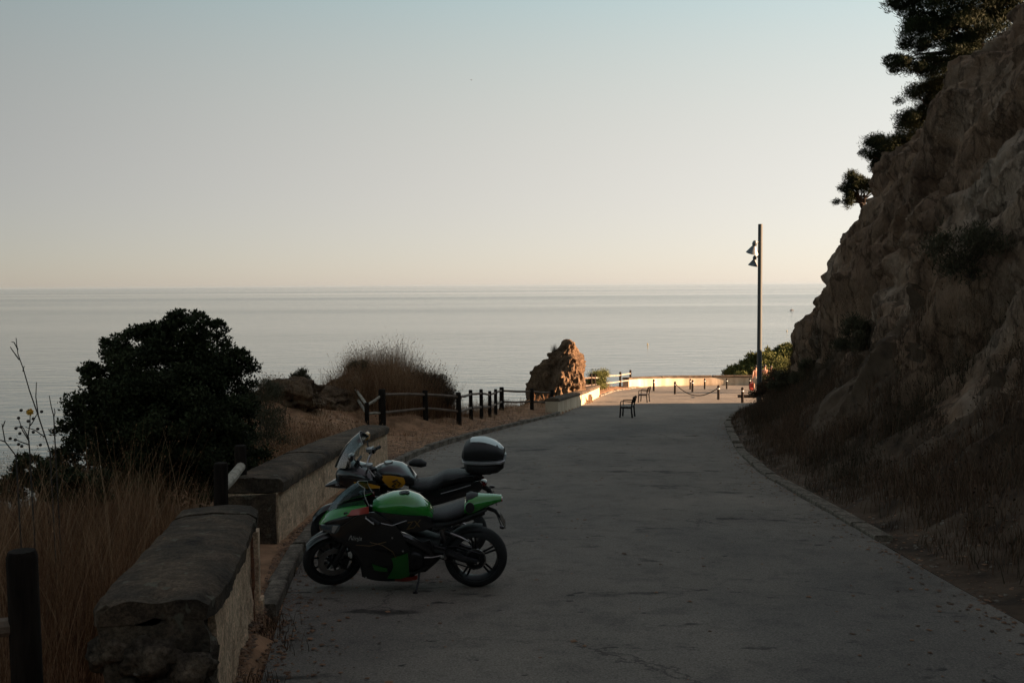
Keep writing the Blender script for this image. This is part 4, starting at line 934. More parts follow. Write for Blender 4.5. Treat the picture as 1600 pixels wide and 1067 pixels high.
y = 7 + 37 * rng.random(5200); x = xr(y) + .24 + rng.exponential(.30, 5200)
ok = vnoise(x * 1.3, y * 1.3, 0 * x, 55) > -.1; x, y = x[ok], y[ok]
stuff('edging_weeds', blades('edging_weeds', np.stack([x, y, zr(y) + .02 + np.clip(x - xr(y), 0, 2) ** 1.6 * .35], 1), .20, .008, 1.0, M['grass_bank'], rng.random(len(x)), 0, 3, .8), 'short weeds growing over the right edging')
# seed-head stalk with a yellow flower at the far left
def stalk(label, pts_px, Y, side, flower=None, heads=()):
    p0 = P(*pts_px[0], Y); z = float(gz(p0.x, Y)); root = empty('flower_stalk', (p0.x, Y, z)); B = Vector((p0.x, Y, z)); tag(root, label, 'plant', 'dead flower stalks in the grass')
    k = Y / F
    main = [B + Vector((.03, 0, 0))] + [P(a, b, Y) for a, b in pts_px]
    MB().tube([p - B for p in main], [.0065 - .0035 * i / (len(main) - 1) for i in range(len(main))], 6).build('stem', M['stalk'], root)
    for br in side: MB().tube([P(a, b, Y + .03 * i) - B for i, (a, b) in enumerate(br)], [.005, .004, .0028][:len(br)], 5).build('branch', M['stalk'], root)
    for (a, b) in heads:
        m_ = MB(); m_.lathe([(.0, -.012), (.010, -.008), (.013, 0), (.010, .008), (.0, .012)], Matrix.Translation(P(a, b, Y + random.uniform(-.1, .1)) - B), 8); hd = m_.build('seed_head', M['stalk'], root)
    if flower:
        c = P(*flower, Y) - B; m_ = MB()
        for q in range(14):
            a = q * 2.4; d = Vector((math.cos(a), -.35 + .5 * math.sin(a * 1.7), math.sin(a))).normalized()
            s_ = d.cross(Vector((0, 1, .2))).normalized(); L_ = .030
            m_.add([c, c + d * L_ * .6 + s_ * .010, c + d * L_, c + d * L_ * .6 - s_ * .010], [(0, 1, 2, 3)])
        m_.lathe([(.0, -.014), (.016, -.006), (.018, .004), (.0, .014)], Matrix.Translation(c), 10)
        m_.build('flower', M['yellow_petal'], root)
stalk('tall dead forked stalk at the far left rising above the grass', [(78, 705), (60, 650), (46, 610), (36, 575), (28, 553), (25, 528)], 7.5, [((60, 650), (56, 620), (57, 597)), ((69, 682), (55, 672), (40, 667)), ((36, 580), (37, 575), (38, 572)), ((30, 562), (20, 548), (16, 542)), ((28, 546), (22, 535), (18, 534))])
stalk('low branching stalk bearing a yellow flower and round seed heads', [(46, 700), (44, 680), (47, 660), (47, 646)], 7.3, [((46, 690), (35, 672), (29, 654)), ((45, 685), (36, 668), (25, 667)), ((47, 665), (52, 658), (59, 644)), ((46, 695), (32, 690), (24, 686))], (47, 643.5), [(33, 641), (29, 653), (25, 669), (33, 667), (52, 654), (59, 670), (65, 643), (16, 685), (24, 687), (44, 658), (31, 677), (52, 675), (29, 694), (63, 695), (34, 697)])
stalk('thin bare forked twig between the tall stalk and the dark shrub', [(85, 672), (84, 650), (80, 635), (77, 618)], 7.8, [((84, 652), (86, 645), (85, 638))])
stalk('leaning dry stalk crossing the left picture edge', [(25, 712), (8, 690), (4, 668), (3, 662)], 7.0, [((4, 668), (7, 660), (8, 657)), ((8, 690), (2, 688), (-4, 687))])

# ------------------------------------------------------------------ motorcycles
M['green'] = mat('green_paint', (.018, .215, .024), .22, col2=(.015, .19, .02), scale=2, coat=.8)
M['green_dark'] = mat('darker_green', (.011, .12, .015), .3, col2=(.009, .10, .012), scale=2, coat=.5)  # darker, less glossy copy of green for the lower fairing panels
M['black_gloss'] = mat('black_gloss', (.012, .012, .013), .28, col2=(.009, .009, .01), coat=.6)
M['black_matt'] = mat('black_plastic', (.016, .016, .017), .6, col2=(.010, .010, .011), scale=30, bump=.1, bscale=200)
M['seat'] = mat('seat_vinyl', (.022, .022, .024), .55, col2=(.015, .015, .017), scale=20, bump=.25, bscale=300)
M['rubber'] = mat('tyre_rubber', (.016, .016, .017), .8, col2=(.009, .009, .010), scale=12, bump=.4, bscale=120)
M['dark_metal'] = mat('dark_metal', (.05, .05, .052), .42, .8, col2=(.03, .03, .032), scale=20)
M['steel'] = mat('steel', (.45, .44, .43), .32, 1.0, col2=(.30, .30, .30), scale=20)
M['red'] = mat('red_paint', (.36, .035, .02), .35, col2=(.28, .025, .015), coat=.5)
M['yellow'] = mat('yellow_paint', (.52, .24, .012), .35, col2=(.44, .19, .01), coat=.5)
M['silver'] = mat('silver_paint', (.40, .41, .42), .35, .5, col2=(.33, .34, .35), coat=.3)
M['white_ink_glint'] = mat('white_ink_glint', (.42, .42, .40), .5)  # ink of lettering and stripe, also the painted highlight on screen edges
M['gold_ink'] = mat('bronze_ink', (.16, .10, .04), .5)
M['lens_dark'] = mat('lens_dark', (.05, .07, .08), .12, col2=(.04, .055, .065), coat=1.0)
M['lens_red'] = mat('tail_lens', (.20, .012, .01), .25, coat=.6)
def glassy(name, tintc, fac, fk=.9):
    m = bpy.data.materials.new(name); m.use_nodes = True; n, l = nodes_of(m)
    n.remove(n['Principled BSDF']); t = n.new('ShaderNodeBsdfTransparent'); t.inputs[0].default_value = (*tintc, 1)
    g = n.new('ShaderNodeBsdfGlossy'); g.inputs['Roughness'].default_value = .06; fr = n.new('ShaderNodeFresnel'); fr.inputs[0].default_value = 1.5
    a = n.new('ShaderNodeMath'); a.operation = 'MULTIPLY_ADD'; a.inputs[1].default_value = fk; a.inputs[2].default_value = fac; a.use_clamp = True
    nz = n.new('ShaderNodeTexNoise'); nz.inputs['Scale'].default_value = 9; mr = n.new('ShaderNodeMath'); mr.operation = 'MULTIPLY'; mr.inputs[1].default_value = .18
    l.new(nz.outputs['Fac'], mr.inputs[0]); l.new(mr.outputs[0], g.inputs['Roughness'])
    l.new(fr.outputs[0], a.inputs[0]); mx = n.new('ShaderNodeMixShader'); l.new(a.outputs[0], mx.inputs[0]); l.new(t.outputs[0], mx.inputs[1]); l.new(g.outputs[0], mx.inputs[2])
    l.new(mx.outputs[0], n['Material Output'].inputs[0]); return m
M['screen_smoke'] = glassy('smoked_screen', (.55, .60, .62), .0, .45)
M['screen_clear'] = glassy('clear_screen', (.80, .84, .84), .12)

def rotY(): return Matrix.Rotation(R(-90), 4, 'X')          # lathe axis z -> y
def wheel(parent, name, center, r, wd, nsp, mats, steer=None, sprocket=False, disc=.15, two=True):
    """rim with spokes; tyre, brake discs and hub hang from it"""
    A = rotY(); rr = r - .085
    rim = MB(); rim.lathe([(rr + .012, -wd * .42), (rr + .016, -wd * .40), (rr - .004, -wd * .36), (rr - .022, -wd * .12), (rr - .022, wd * .12), (rr - .004, wd * .36), (rr + .016, wd * .40), (rr + .012, wd * .42), (rr + .002, wd * .30), (rr + .002, -wd * .30)], A, 40, True)
    rim.lathe([(.0, -.05), (.036, -.05), (.045, -.03), (.045, .03), (.036, .05), (.0, .05)], A, 20)
    for k in range(nsp):
        a = 2 * math.pi * k / nsp + .2
        for off in ((-.10, .10) if nsp <= 5 else (0,)):
            p0 = Vector((math.cos(a + off * 2.2) * .04, 0, math.sin(a + off * 2.2) * .04)); p1 = Vector((math.cos(a + off) * (rr - .012), 0, math.sin(a + off) * (rr - .012)))
            rim.tube([p0, p0.lerp(p1, .5), p1], [.016, .011, .012], 6)
    o = rim.build(name, mats, parent); o.location = center
    if steer is not None: o.matrix_basis = steer @ Matrix.Translation(center)
    ty = MB(); pr = []
    for k in range(15):
        q = math.pi * (k / 14) - math.pi / 2; pr.append((rr + .006 + (r - rr - .006) * math.cos(q) ** .75 if abs(q) < 1.56 else rr + .006, wd * .5 * math.sin(q)))
    pr += [(rr + .003, wd * .40), (rr + .003, -wd * .40)]
    ty.lathe(pr, A, 56, True); t_ = ty.build('tyre', M['rubber'], o)
    for sgn in ((-1, 1) if two else (1,)):
        d = MB(); d.lathe([(disc * .62, sgn * (.062 if two else .075) - .002), (disc, sgn * (.062 if two else .075) - .002), (disc, sgn * (.062 if two else .075) + .002), (disc * .62, sgn * (.062 if two else .075) + .002)], A, 36, True)
        for k in range(5):
            a = 2 * math.pi * k / 5; d.tube([(math.cos(a) * .04, sgn * .055, math.sin(a) * .04), (math.cos(a + .3) * disc * .66, sgn * .062, math.sin(a + .3) * disc * .66)], .006, 5)
        d.build('brake_disc', M['steel'], o)
    if sprocket:
        d = MB(); d.lathe([(.05, .088), (.092, .088), (.092, .094), (.05, .094)], A, 30, True); d.build('sprocket', M['dark_metal'], o)
    return o
def text_part(name, body, m, parent, M4, size, shear=0.0, ext=.0012):
    cu = bpy.data.curves.new(name, 'FONT'); cu.body = body; cu.size = size; cu.extrude = ext; cu.shear = shear; cu.align_x = 'CENTER'; cu.resolution_u = 3
    t_ = bpy.data.objects.new('tmp', cu); COL.objects.link(t_); dg = bpy.context.evaluated_depsgraph_get()
    me = bpy.data.meshes.new_from_object(t_.evaluated_get(dg)); bpy.data.objects.remove(t_); bpy.data.curves.remove(cu)
    me.transform(M4); me.materials.clear(); me.materials.append(m); return link(name, me, parent)
def steer_mat(head, axle, ang):
    ax = (Vector(head) - Vector(axle)).normalized()
    return Matrix.Translation(head) @ Matrix.Rotation(R(ang), 4, ax) @ Matrix.Translation(-Vector(head))
def arc_sheet(base_c, base_s, top_c, top_s, wb, wt, bulge=.05, thick=.004, n=9, m=6):
    """windscreen: base and top edges curve back from the centre line (x, z pairs)"""
    rows = []
    for i in range(m):
        q = i / (m - 1); row = []
        for j in range(n):
            v = -1 + 2 * j / (n - 1); e = v * v
            b = Vector((base_c[0] + (base_s[0] - base_c[0]) * e, wb * v, base_c[1] + (base_s[1] - base_c[1]) * e))
            t_ = Vector((top_c[0] + (top_s[0] - top_c[0]) * e, wt * v, top_c[1] + (top_s[1] - top_c[1]) * e))
            p = b.lerp(t_, q) + Vector((bulge, 0, bulge)) * math.sin(q * math.pi) * .8
            row.append(p)
        rows.append(row)
    s_ = MB(); s_.sheet(rows, thick, 1, (-1, 0, -.3)); rim = [rows[i][0] for i in range(m)] + rows[-1][1:] + [rows[i][-1] for i in range(m - 2, -1, -1)]
    return s_, rim

def green_bike():
    root = empty('motorcycle'); tag(root, 'green and black sports motorcycle on its side stand, nearest the camera', 'motorcycle', 'parked motorcycles')
    SM = steer_mat((1.10, 0, .84), (1.44, 0, .30), 17)
    wheel(root, 'rear_wheel', Vector((0, 0, .318)), .318, .185, 5, M['dark_metal'], None, True, .11, False)
    wheel(root, 'front_wheel', Vector((1.44, 0, .300)), .300, .120, 10, M['dark_metal'], SM, False, .155, True)
    def fr(mb, nm, m): o = mb.build(nm, m, root); o.matrix_basis = SM; return o
    for s_ in (-1, 1):
        fr(MB().tube([(1.435, s_ * .10, .29), (1.40, s_ * .10, .36), (1.29, s_ * .10, .55)], [.030, .028, .027], 12), 'fork_leg', M['dark_metal'])
        fr(MB().tube([(1.29, s_ * .10, .55), (1.12, s_ * .10, .88)], .030, 12), 'fork_tube', M['black_gloss'])
        fr(MB().box((1.33, s_ * .085, .29), (.06, .04, .12), Matrix.Rotation(R(-20), 3, 'Y')), 'brake_caliper', M['dark_metal'])
        g = MB().tube([(1.13, s_ * .12, .875), (1.10, s_ * .20, .87), (1.00, s_ * .33, .84)], [.013, .013, .013], 8); fr(g, 'handlebar', M['dark_metal'])
        fr(MB().tube([(1.075, s_ * .235, .862), (.995, s_ * .335, .838)], .019, 10), 'grip', M['rubber'])
        fr(MB().tube([(1.11, s_ * .20, .88), (1.12, s_ * .26, .88), (1.05, s_ * .335, .845)], [.008, .007, .006], 6), 'lever', M['steel'])
    # front mudguard
    rows = []
    for k in range(9):
        a = R(38 + k * 13); row = []
        for v in (-1, -.55, 0, .55, 1): row.append((1.44 + .325 * math.cos(a) - abs(v) * .0, v * .075, .30 + .335 * math.sin(a) - .035 * v * v))
        rows.append(row)
    fr(MB().sheet(rows, .006, 2, (0, 0, -1)), 'front_mudguard', M['black_gloss'])
    fr(MB().tube([(1.44 + .345 * math.cos(R(a)), .05, .30 + .345 * math.sin(R(a))) for a in (42, 52, 62, 74, 86)], .006, 6), 'mudguard_stripe', M['white_ink_glint'])
    # nose and fairing
    nose = MB().loft([(1.560, 0, .665, .03, .03, 2.2), (1.53, 0, .675, .085, .06, 2.3), (1.46, 0, .705, .14, .095, 2.4), (1.36, 0, .74, .19, .12, 2.5), (1.24, 0, .765, .215, .13, 2.5), (1.12, 0, .78, .20, .11, 2.4)], 28)
    nose.build('nose_cowl', M['black_gloss'], root)
    for s_ in (1, -1):
        top = [[(1.555, s_ * .02, .705), (1.47, s_ * .03, .812), (1.36, s_ * .04, .875), (1.24, s_ * .05, .92), (1.10, s_ * .07, .95)],
               [(1.545, s_ * .075, .70), (1.46, s_ * .115, .785), (1.35, s_ * .155, .842), (1.22, s_ * .18, .885), (1.05, s_ * .19, .922)],
               [(1.51, s_ * .110, .712), (1.44, s_ * .155, .768), (1.33, s_ * .192, .815), (1.22, s_ * .215, .852), (1.10, s_ * .222, .882)]]
        MB().sheet(top, .012, 3, (0, -s_, -.4)).build('nose_panel', M['green'], root)
        rd = [[(1.20, s_ * .205, .895), (1.12, s_ * .205, .915), (1.03, s_ * .205, .935)], [(1.24, s_ * .231, .85), (1.13, s_ * .236, .862), (1.025, s_ * .225, .875)]]
        MB().sheet(rd, .010, 3, (0, -s_, 0)).build('accent_panel', M['red'], root)
        hl = [[(1.515, s_ * .132, .72), (1.42, s_ * .185, .738), (1.31, s_ * .217, .748)], [(1.525, s_ * .135, .685), (1.43, s_ * .197, .688), (1.33, s_ * .226, .690)], [(1.50, s_ * .14, .665), (1.43, s_ * .192, .655), (1.37, s_ * .215, .655)]]
        MB().sheet(hl, .012, 3, (0, -s_, 0)).build('headlight', M['lens_dark'], root)
        MB().sheet([[(1.385, s_ * .216, .742), (1.33, s_ * .226, .745)], [(1.40, s_ * .220, .675), (1.375, s_ * .226, .672)]], .006, 2, (0, -s_, 0)).build('headlight_glint', M['silver'], root)  # silver sliver drawn in as the pale reflection on the headlight glass
        side = [[(1.44, s_ * .150, .66), (1.30, s_ * .222, .74), (1.12, s_ * .232, .86), (.98, s_ * .21, .88)],
                [(1.40, s_ * .155, .585), (1.25, s_ * .245, .60), (1.0, s_ * .272, .66), (.76, s_ * .245, .74)],
                [(1.24, s_ * .165, .48), (1.14, s_ * .252, .46), (.95, s_ * .275, .48), (.66, s_ * .25, .56)],
                [(1.155, s_ * .155, .32), (1.05, s_ * .225, .29), (.86, s_ * .245, .30), (.63, s_ * .225, .36)],
                [(1.14, s_ * .09, .145), (1.0, s_ * .155, .135), (.8, s_ * .175, .135), (.60, s_ * .145, .16)]]
        MB().sheet(side, .012, 4, (0, -s_, 0)).build('side_fairing', M['black_gloss'], root)
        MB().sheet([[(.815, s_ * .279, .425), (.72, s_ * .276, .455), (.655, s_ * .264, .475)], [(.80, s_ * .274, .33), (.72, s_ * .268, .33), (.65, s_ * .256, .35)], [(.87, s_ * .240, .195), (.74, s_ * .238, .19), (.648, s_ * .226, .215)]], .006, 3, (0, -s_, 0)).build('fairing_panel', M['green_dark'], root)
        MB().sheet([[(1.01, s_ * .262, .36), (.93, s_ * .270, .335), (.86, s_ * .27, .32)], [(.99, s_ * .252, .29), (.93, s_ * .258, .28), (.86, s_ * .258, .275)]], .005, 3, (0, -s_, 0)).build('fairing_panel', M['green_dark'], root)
        MB().sheet([[(.80, s_ * .212, .19), (.68, s_ * .20, .185), (.575, s_ * .175, .195)], [(.80, s_ * .185, .14), (.68, s_ * .178, .135), (.58, s_ * .15, .14)]], .006, 3, (0, -s_, 0)).build('belly_panel', M['red'], root)
        # thin bronze pinstripes
        MB().tube([(1.02, s_ * .287, .60), (.90, s_ * .288, .57), (.80, s_ * .284, .50), (.77, s_ * .282, .43)], .0035, 5).build('pinstripe', M['gold_ink'], root)
        MB().tube([(1.16, s_ * .268, .565), (1.02, s_ * .285, .56), (.86, s_ * .282, .60)], .0035, 5).build('pinstripe', M['gold_ink'], root)
        MB().tube([(.96, s_ * .245, .79), (.80, s_ * .25, .755), (.66, s_ * .235, .80)], .005, 6).build('side_trim', M['silver'] if s_ > 0 else M['dark_metal'], root)
    text_part('lettering', 'Ninja', M['white_ink_glint'], root, Matrix.Translation((1.165, .2785, .618)) @ Matrix.Rotation(R(180), 4, 'Z') @ Matrix.Rotation(R(90 + 0), 4, 'X') @ Matrix.Rotation(R(-2), 4, 'Z'), .062, .35)
    for s_ in (1, -1):
        for k in range(4):                                   # louvres in the fairing
            MB().sheet([[(.98 - k * .045, s_ * .286, .53 - k * .012), (.90 - k * .045, s_ * .287, .50 - k * .012)], [(.975 - k * .045, s_ * .281, .515 - k * .012), (.895 - k * .045, s_ * .282, .485 - k * .012)]], .006, 2, (0, -s_, 0)).build('louvre', M['dark_metal'], root)
        MB().sheet([[(1.34, s_ * .236, .60), (1.18, s_ * .268, .60), (1.02, s_ * .284, .62)], [(1.30, s_ * .236, .575), (1.16, s_ * .268, .565), (1.0, s_ * .286, .575)]], .006, 3, (0, -s_, 0)).build('fairing_ridge', M['black_matt'], root)
        MB().sheet([[(1.17, s_ * .20, .44), (1.06, s_ * .255, .43), (.98, s_ * .274, .44)], [(1.13, s_ * .19, .33), (1.05, s_ * .240, .32), (.98, s_ * .256, .33)]], .02, 3, (0, -s_, 0)).build('air_duct', M['dark_metal'], root)
        for (bx_, bz_) in ((1.20, .66), (.80, .64), (.70, .50), (.68, .24), (1.08, .20), (.98, .80)):
            MB().lathe([(.0, .004), (.008, .003), (.010, 0), (.0, 0)], Matrix.Translation((bx_, s_ * (.282 if bz_ > .3 else .222), bz_)) @ Matrix.Rotation(R(-90 * s_), 4, 'X'), 8).build('bolt', M['steel'], root)
        MB().tube([(1.08, s_ * .16, .86), (1.16, s_ * .19, .80), (1.20, s_ * .15, .66), (1.33, s_ * .11, .42), (1.36, s_ * .09, .32)], .006, 6).build('brake_hose', M['black_matt'], root)
        MB().tube([(.80, s_ * .20, .30), (.70, s_ * .20, .24), (.60, s_ * .17, .22), (.48, s_ * .15, .28)], .018, 8).build('coolant_hose', M['black_matt'], root)
        MB().box((.47, s_ * .17, .50), (.10, .02, .12), Matrix.Rotation(R(20), 3, 'Y')).build('heel_guard', M['dark_metal'], root)
        MB().tube([(.33, s_ * .19, .41), (.42, s_ * .205, .40), (.50, s_ * .21, .40)], [.007, .006, .009], 6).build('pedal', M['steel'], root)
        MB().tube([(.40, s_ * .15, .69), (.24, s_ * .16, .73), (.10, s_ * .15, .775)], .006, 6).build('side_trim', M['dark_metal'], root)
    MB().box((1.13, 0, .45), (.04, .30, .30), Matrix.Rotation(R(-12), 3, 'Y')).build('radiator', M['dark_metal'], root)
    MB().tube([(.20, .09, .56), (.25, .09, .60), (.30, .08, .62)], .03, 10).build('fluid_reservoir', M['dark_metal'], root)
    # screen
    sc, rim = arc_sheet((1.475, .82), (1.03, .925), (1.16, 1.115), (1.075, 1.085), .165, .10, .03)
    w_ = sc.build('windscreen', M['screen_smoke'], root); MB().tube(rim, .0035, 6).build('screen_edge_glint', M['white_ink_glint'], w_)  # pale rim tube paints the bright highlight along the screen edge
    # tank: sloping green top over black flanks
    tank = MB().loft([(1.01, 0, .86, .09, .06, 2.3), (.94, 0, .87, .16, .085, 2.5), (.82, 0, .885, .195, .105, 2.5), (.68, 0, .885, .20, .115, 2.5), (.56, 0, .855, .185, .105, 2.4), (.47, 0, .805, .145, .085, 2.3), (.415, 0, .765, .10, .045, 2.2)], 30)
    tk = tank.build('tank', M['green'], root)
    MB().lathe([(.0, .012), (.03, .012), (.034, .006), (.050, .006), (.052, 0), (.052, -.02), (.0, -.02)], Matrix.Translation((.70, 0, 1.0)) @ Matrix.Rotation(R(3), 4, 'Y'), 24).build('filler_cap', M['dark_metal'], tk)
    for s_ in (1, -1):
        fl = [[(.99, s_ * .135, .86), (.84, s_ * .205, .86), (.66, s_ * .212, .84), (.50, s_ * .175, .82), (.43, s_ * .11, .785)], [(.98, s_ * .15, .80), (.84, s_ * .222, .79), (.66, s_ * .222, .77), (.50, s_ * .19, .755), (.41, s_ * .13, .74)], [(.90, s_ * .17, .72), (.80, s_ * .215, .69), (.64, s_ * .21, .67), (.50, s_ * .18, .67), (.40, s_ * .14, .70)]]
        f_ = MB().sheet(fl, .03, 3, (0, -s_, 0)).build('tank_flank', M['black_gloss'], root)
        if s_ > 0:
            text_part('lettering', 'ZX', M['gold_ink'], f_, Matrix.Translation((.60, .2225, .715)) @ Matrix.Rotation(R(180), 4, 'Z') @ Matrix.Rotation(R(90), 4, 'X') @ Matrix.Rotation(R(12), 4, 'Z'), .105, .4)
    # frame, engine, swing arm
    MB().loft([(.98, 0, .45, .10, .14, 3), (.90, 0, .42, .17, .22, 3), (.70, 0, .40, .19, .24, 3), (.50, 0, .38, .17, .20, 3), (.36, 0, .42, .11, .12, 3)], 20).build('engine', M['black_matt'], root)
    for s_ in (1, -1):
        MB().lathe([(.0, .0), (.085, .0), (.095, .012), (.080, .030), (.0, .034)], Matrix.Translation((.60, s_ * .185, .36)) @ Matrix.Rotation(R(-90 * s_), 4, 'X'), 24).build('engine_cover', M['dark_metal'], root)
        MB().tube([(1.08, s_ * .10, .80), (.90, s_ * .20, .70), (.66, s_ * .20, .60), (.45, s_ * .16, .45), (.42, s_ * .15, .34)], [.04, .045, .045, .04, .03], 8).build('frame_spar', M['black_gloss'], root)
        MB().tube([(.45, s_ * .12, .44), (.30, s_ * .135, .43), (.12, s_ * .135, .35), (-.02, s_ * .135, .318)], [.035, .042, .035, .026], 8).build('swing_arm', M['dark_metal'], root)
        MB().tube([(.42, s_ * .12, .66), (.22, s_ * .13, .72), (.02, s_ * .11, .80), (-.12, s_ * .09, .85)], [.026, .024, .022, .015], 8).build('subframe', M['black_matt'], root)
        MB().tube([(.40, s_ * .16, .50), (.30, s_ * .17, .47), (.27, s_ * .17, .39)], .012, 6).build('peg_bracket', M['dark_metal'], root)
        MB().tube([(.30, s_ * .18, .42), (.29, s_ * .27, .42)], .014, 8).build('foot_peg', M['steel'], root)
        MB().tube([(.24, s_ * .17, .64), (.14, s_ * .18, .60), (.06, s_ * .18, .555)], [.008, .010, .007], 6).build('passenger_peg', M['steel'], root)
    MB().tube([(.02, .1, .41), (.20, .1, .47), (.44, .1, .445), (.46, .1, .41), (.44, .1, .375), (.2, .1, .29), (.02, .1, .225), (-.06, .1, .25), (-.09, .1, .318), (-.06, .1, .385), (.02, .1, .41)], .008, 5).build('drive_chain', M['dark_metal'], root)
    MB().tube([(.28, 0, .42), (.36, 0, .70)], [.035, .035], 10).build('rear_shock', M['steel'], root)
    MB().tube([(.85, -.1, .16), (.5, -.14, .20), (.32, -.2, .34), (.10, -.24, .47)], [.03, .03, .05, .06], 12).build('exhaust', M['dark_metal'], root)
    hug = []
    for k in range(7):
        a = R(24 + k * 13); hug.append([(.345 * math.cos(a), v * .095, .318 + .345 * math.sin(a) - .03 * v * v) for v in (-1, -.5, 0, .5, 1)])
    MB().sheet(hug, .006, 2, (0, 0, -1)).build('rear_hugger', M['black_matt'], root)
    # seat and tail
    MB().loft([(.45, 0, .755, .08, .03, 2.6), (.40, 0, .765, .13, .045, 2.8), (.28, 0, .785, .165, .05, 2.8), (.14, 0, .825, .155, .06, 2.8), (.06, 0, .865, .11, .05, 2.6)], 22).build('seat', M['seat'], root)
    MB().loft([(.40, 0, .70, .13, .05, 2.5), (.25, 0, .725, .15, .045, 2.5), (.06, 0, .765, .13, .045, 2.5), (-.10, 0, .815, .09, .035, 2.5)], 16).build('under_seat_panel', M['black_matt'], root)
    tl = MB().loft([(.10, 0, .86, .145, .05, 2.4), (.06, 0, .875, .155, .085, 2.6), (-.01, 0, .89, .145, .085, 2.5), (-.10, 0, .91, .115, .062, 2.4), (-.19, 0, .928, .085, .042, 2.4), (-.265, 0, .938, .06, .024, 2.4)], 24)
    tail = tl.build('tail', M['green'], root)
    MB().loft([(.085, 0, .93, .09, .05, 2.2), (.03, 0, .955, .085, .038, 2.2), (-.03, 0, .965, .05, .02, 2.2)], 16).build('seat_hump_pad', M['black_matt'], tail)
    MB().loft([(-.262, 0, .925, .05, .018, 2.4), (-.275, 0, .925, .045, .014, 2.4)], 14).build('tail_light', M['lens_red'], tail)
    for s_ in (1, -1): MB().lathe([(.0, .0), (.045, .0), (.045, .012), (.03, .016), (.0, .016)], Matrix.Translation((.045, s_ * .148, .895)) @ Matrix.Rotation(R(-90 * s_), 4, 'X') @ Matrix.Scale(1.25, 4, (0, 1, 0)), 18).build('tail_duct', M['black_matt'], tail)
    MB().tube([(-.10, 0, .84), (-.20, 0, .80), (-.25, 0, .73)], [.022, .020, .012], 6).build('plate_hanger', M['black_matt'], root)
    for s_ in (1, -1):
        MB().tube([(-.22, s_ * .02, .76), (-.26, s_ * .10, .69)], .006, 6).build('indicator_stem', M['black_matt'], root)
        MB().loft([(-.245, s_ * .105, .675, .02, .014, 2), (-.275, s_ * .105, .668, .018, .02, 2), (-.29, s_ * .105, .665, .008, .01, 2)], 10).build('indicator', M['black_gloss'], root)
    MB().box((-.275, 0, .70), (.006, .17, .12), Matrix.Rotation(R(25), 3, 'Y')).build('number_plate', M['dark_metal'], root)
    MB().tube([(.56, .12, .22), (.565, .20, .14), (.585, .295, .078)], [.012, .010, .009], 8).build('side_stand', M['dark_metal'], root)
    MB().lathe([(.0, -.006), (.026, -.006), (.028, .004), (.0, .010)], Matrix.Translation((.588, .302, .076)), 12).build('stand_foot', M['dark_metal'], root)
    for s_ in (1, -1):
        MB().tube([(1.27, s_ * .20, .86), (1.25, s_ * .27, .90), (1.225, s_ * .29, .905)], .008, 6).build('mirror_stem', M['black_matt'], root)
    return root

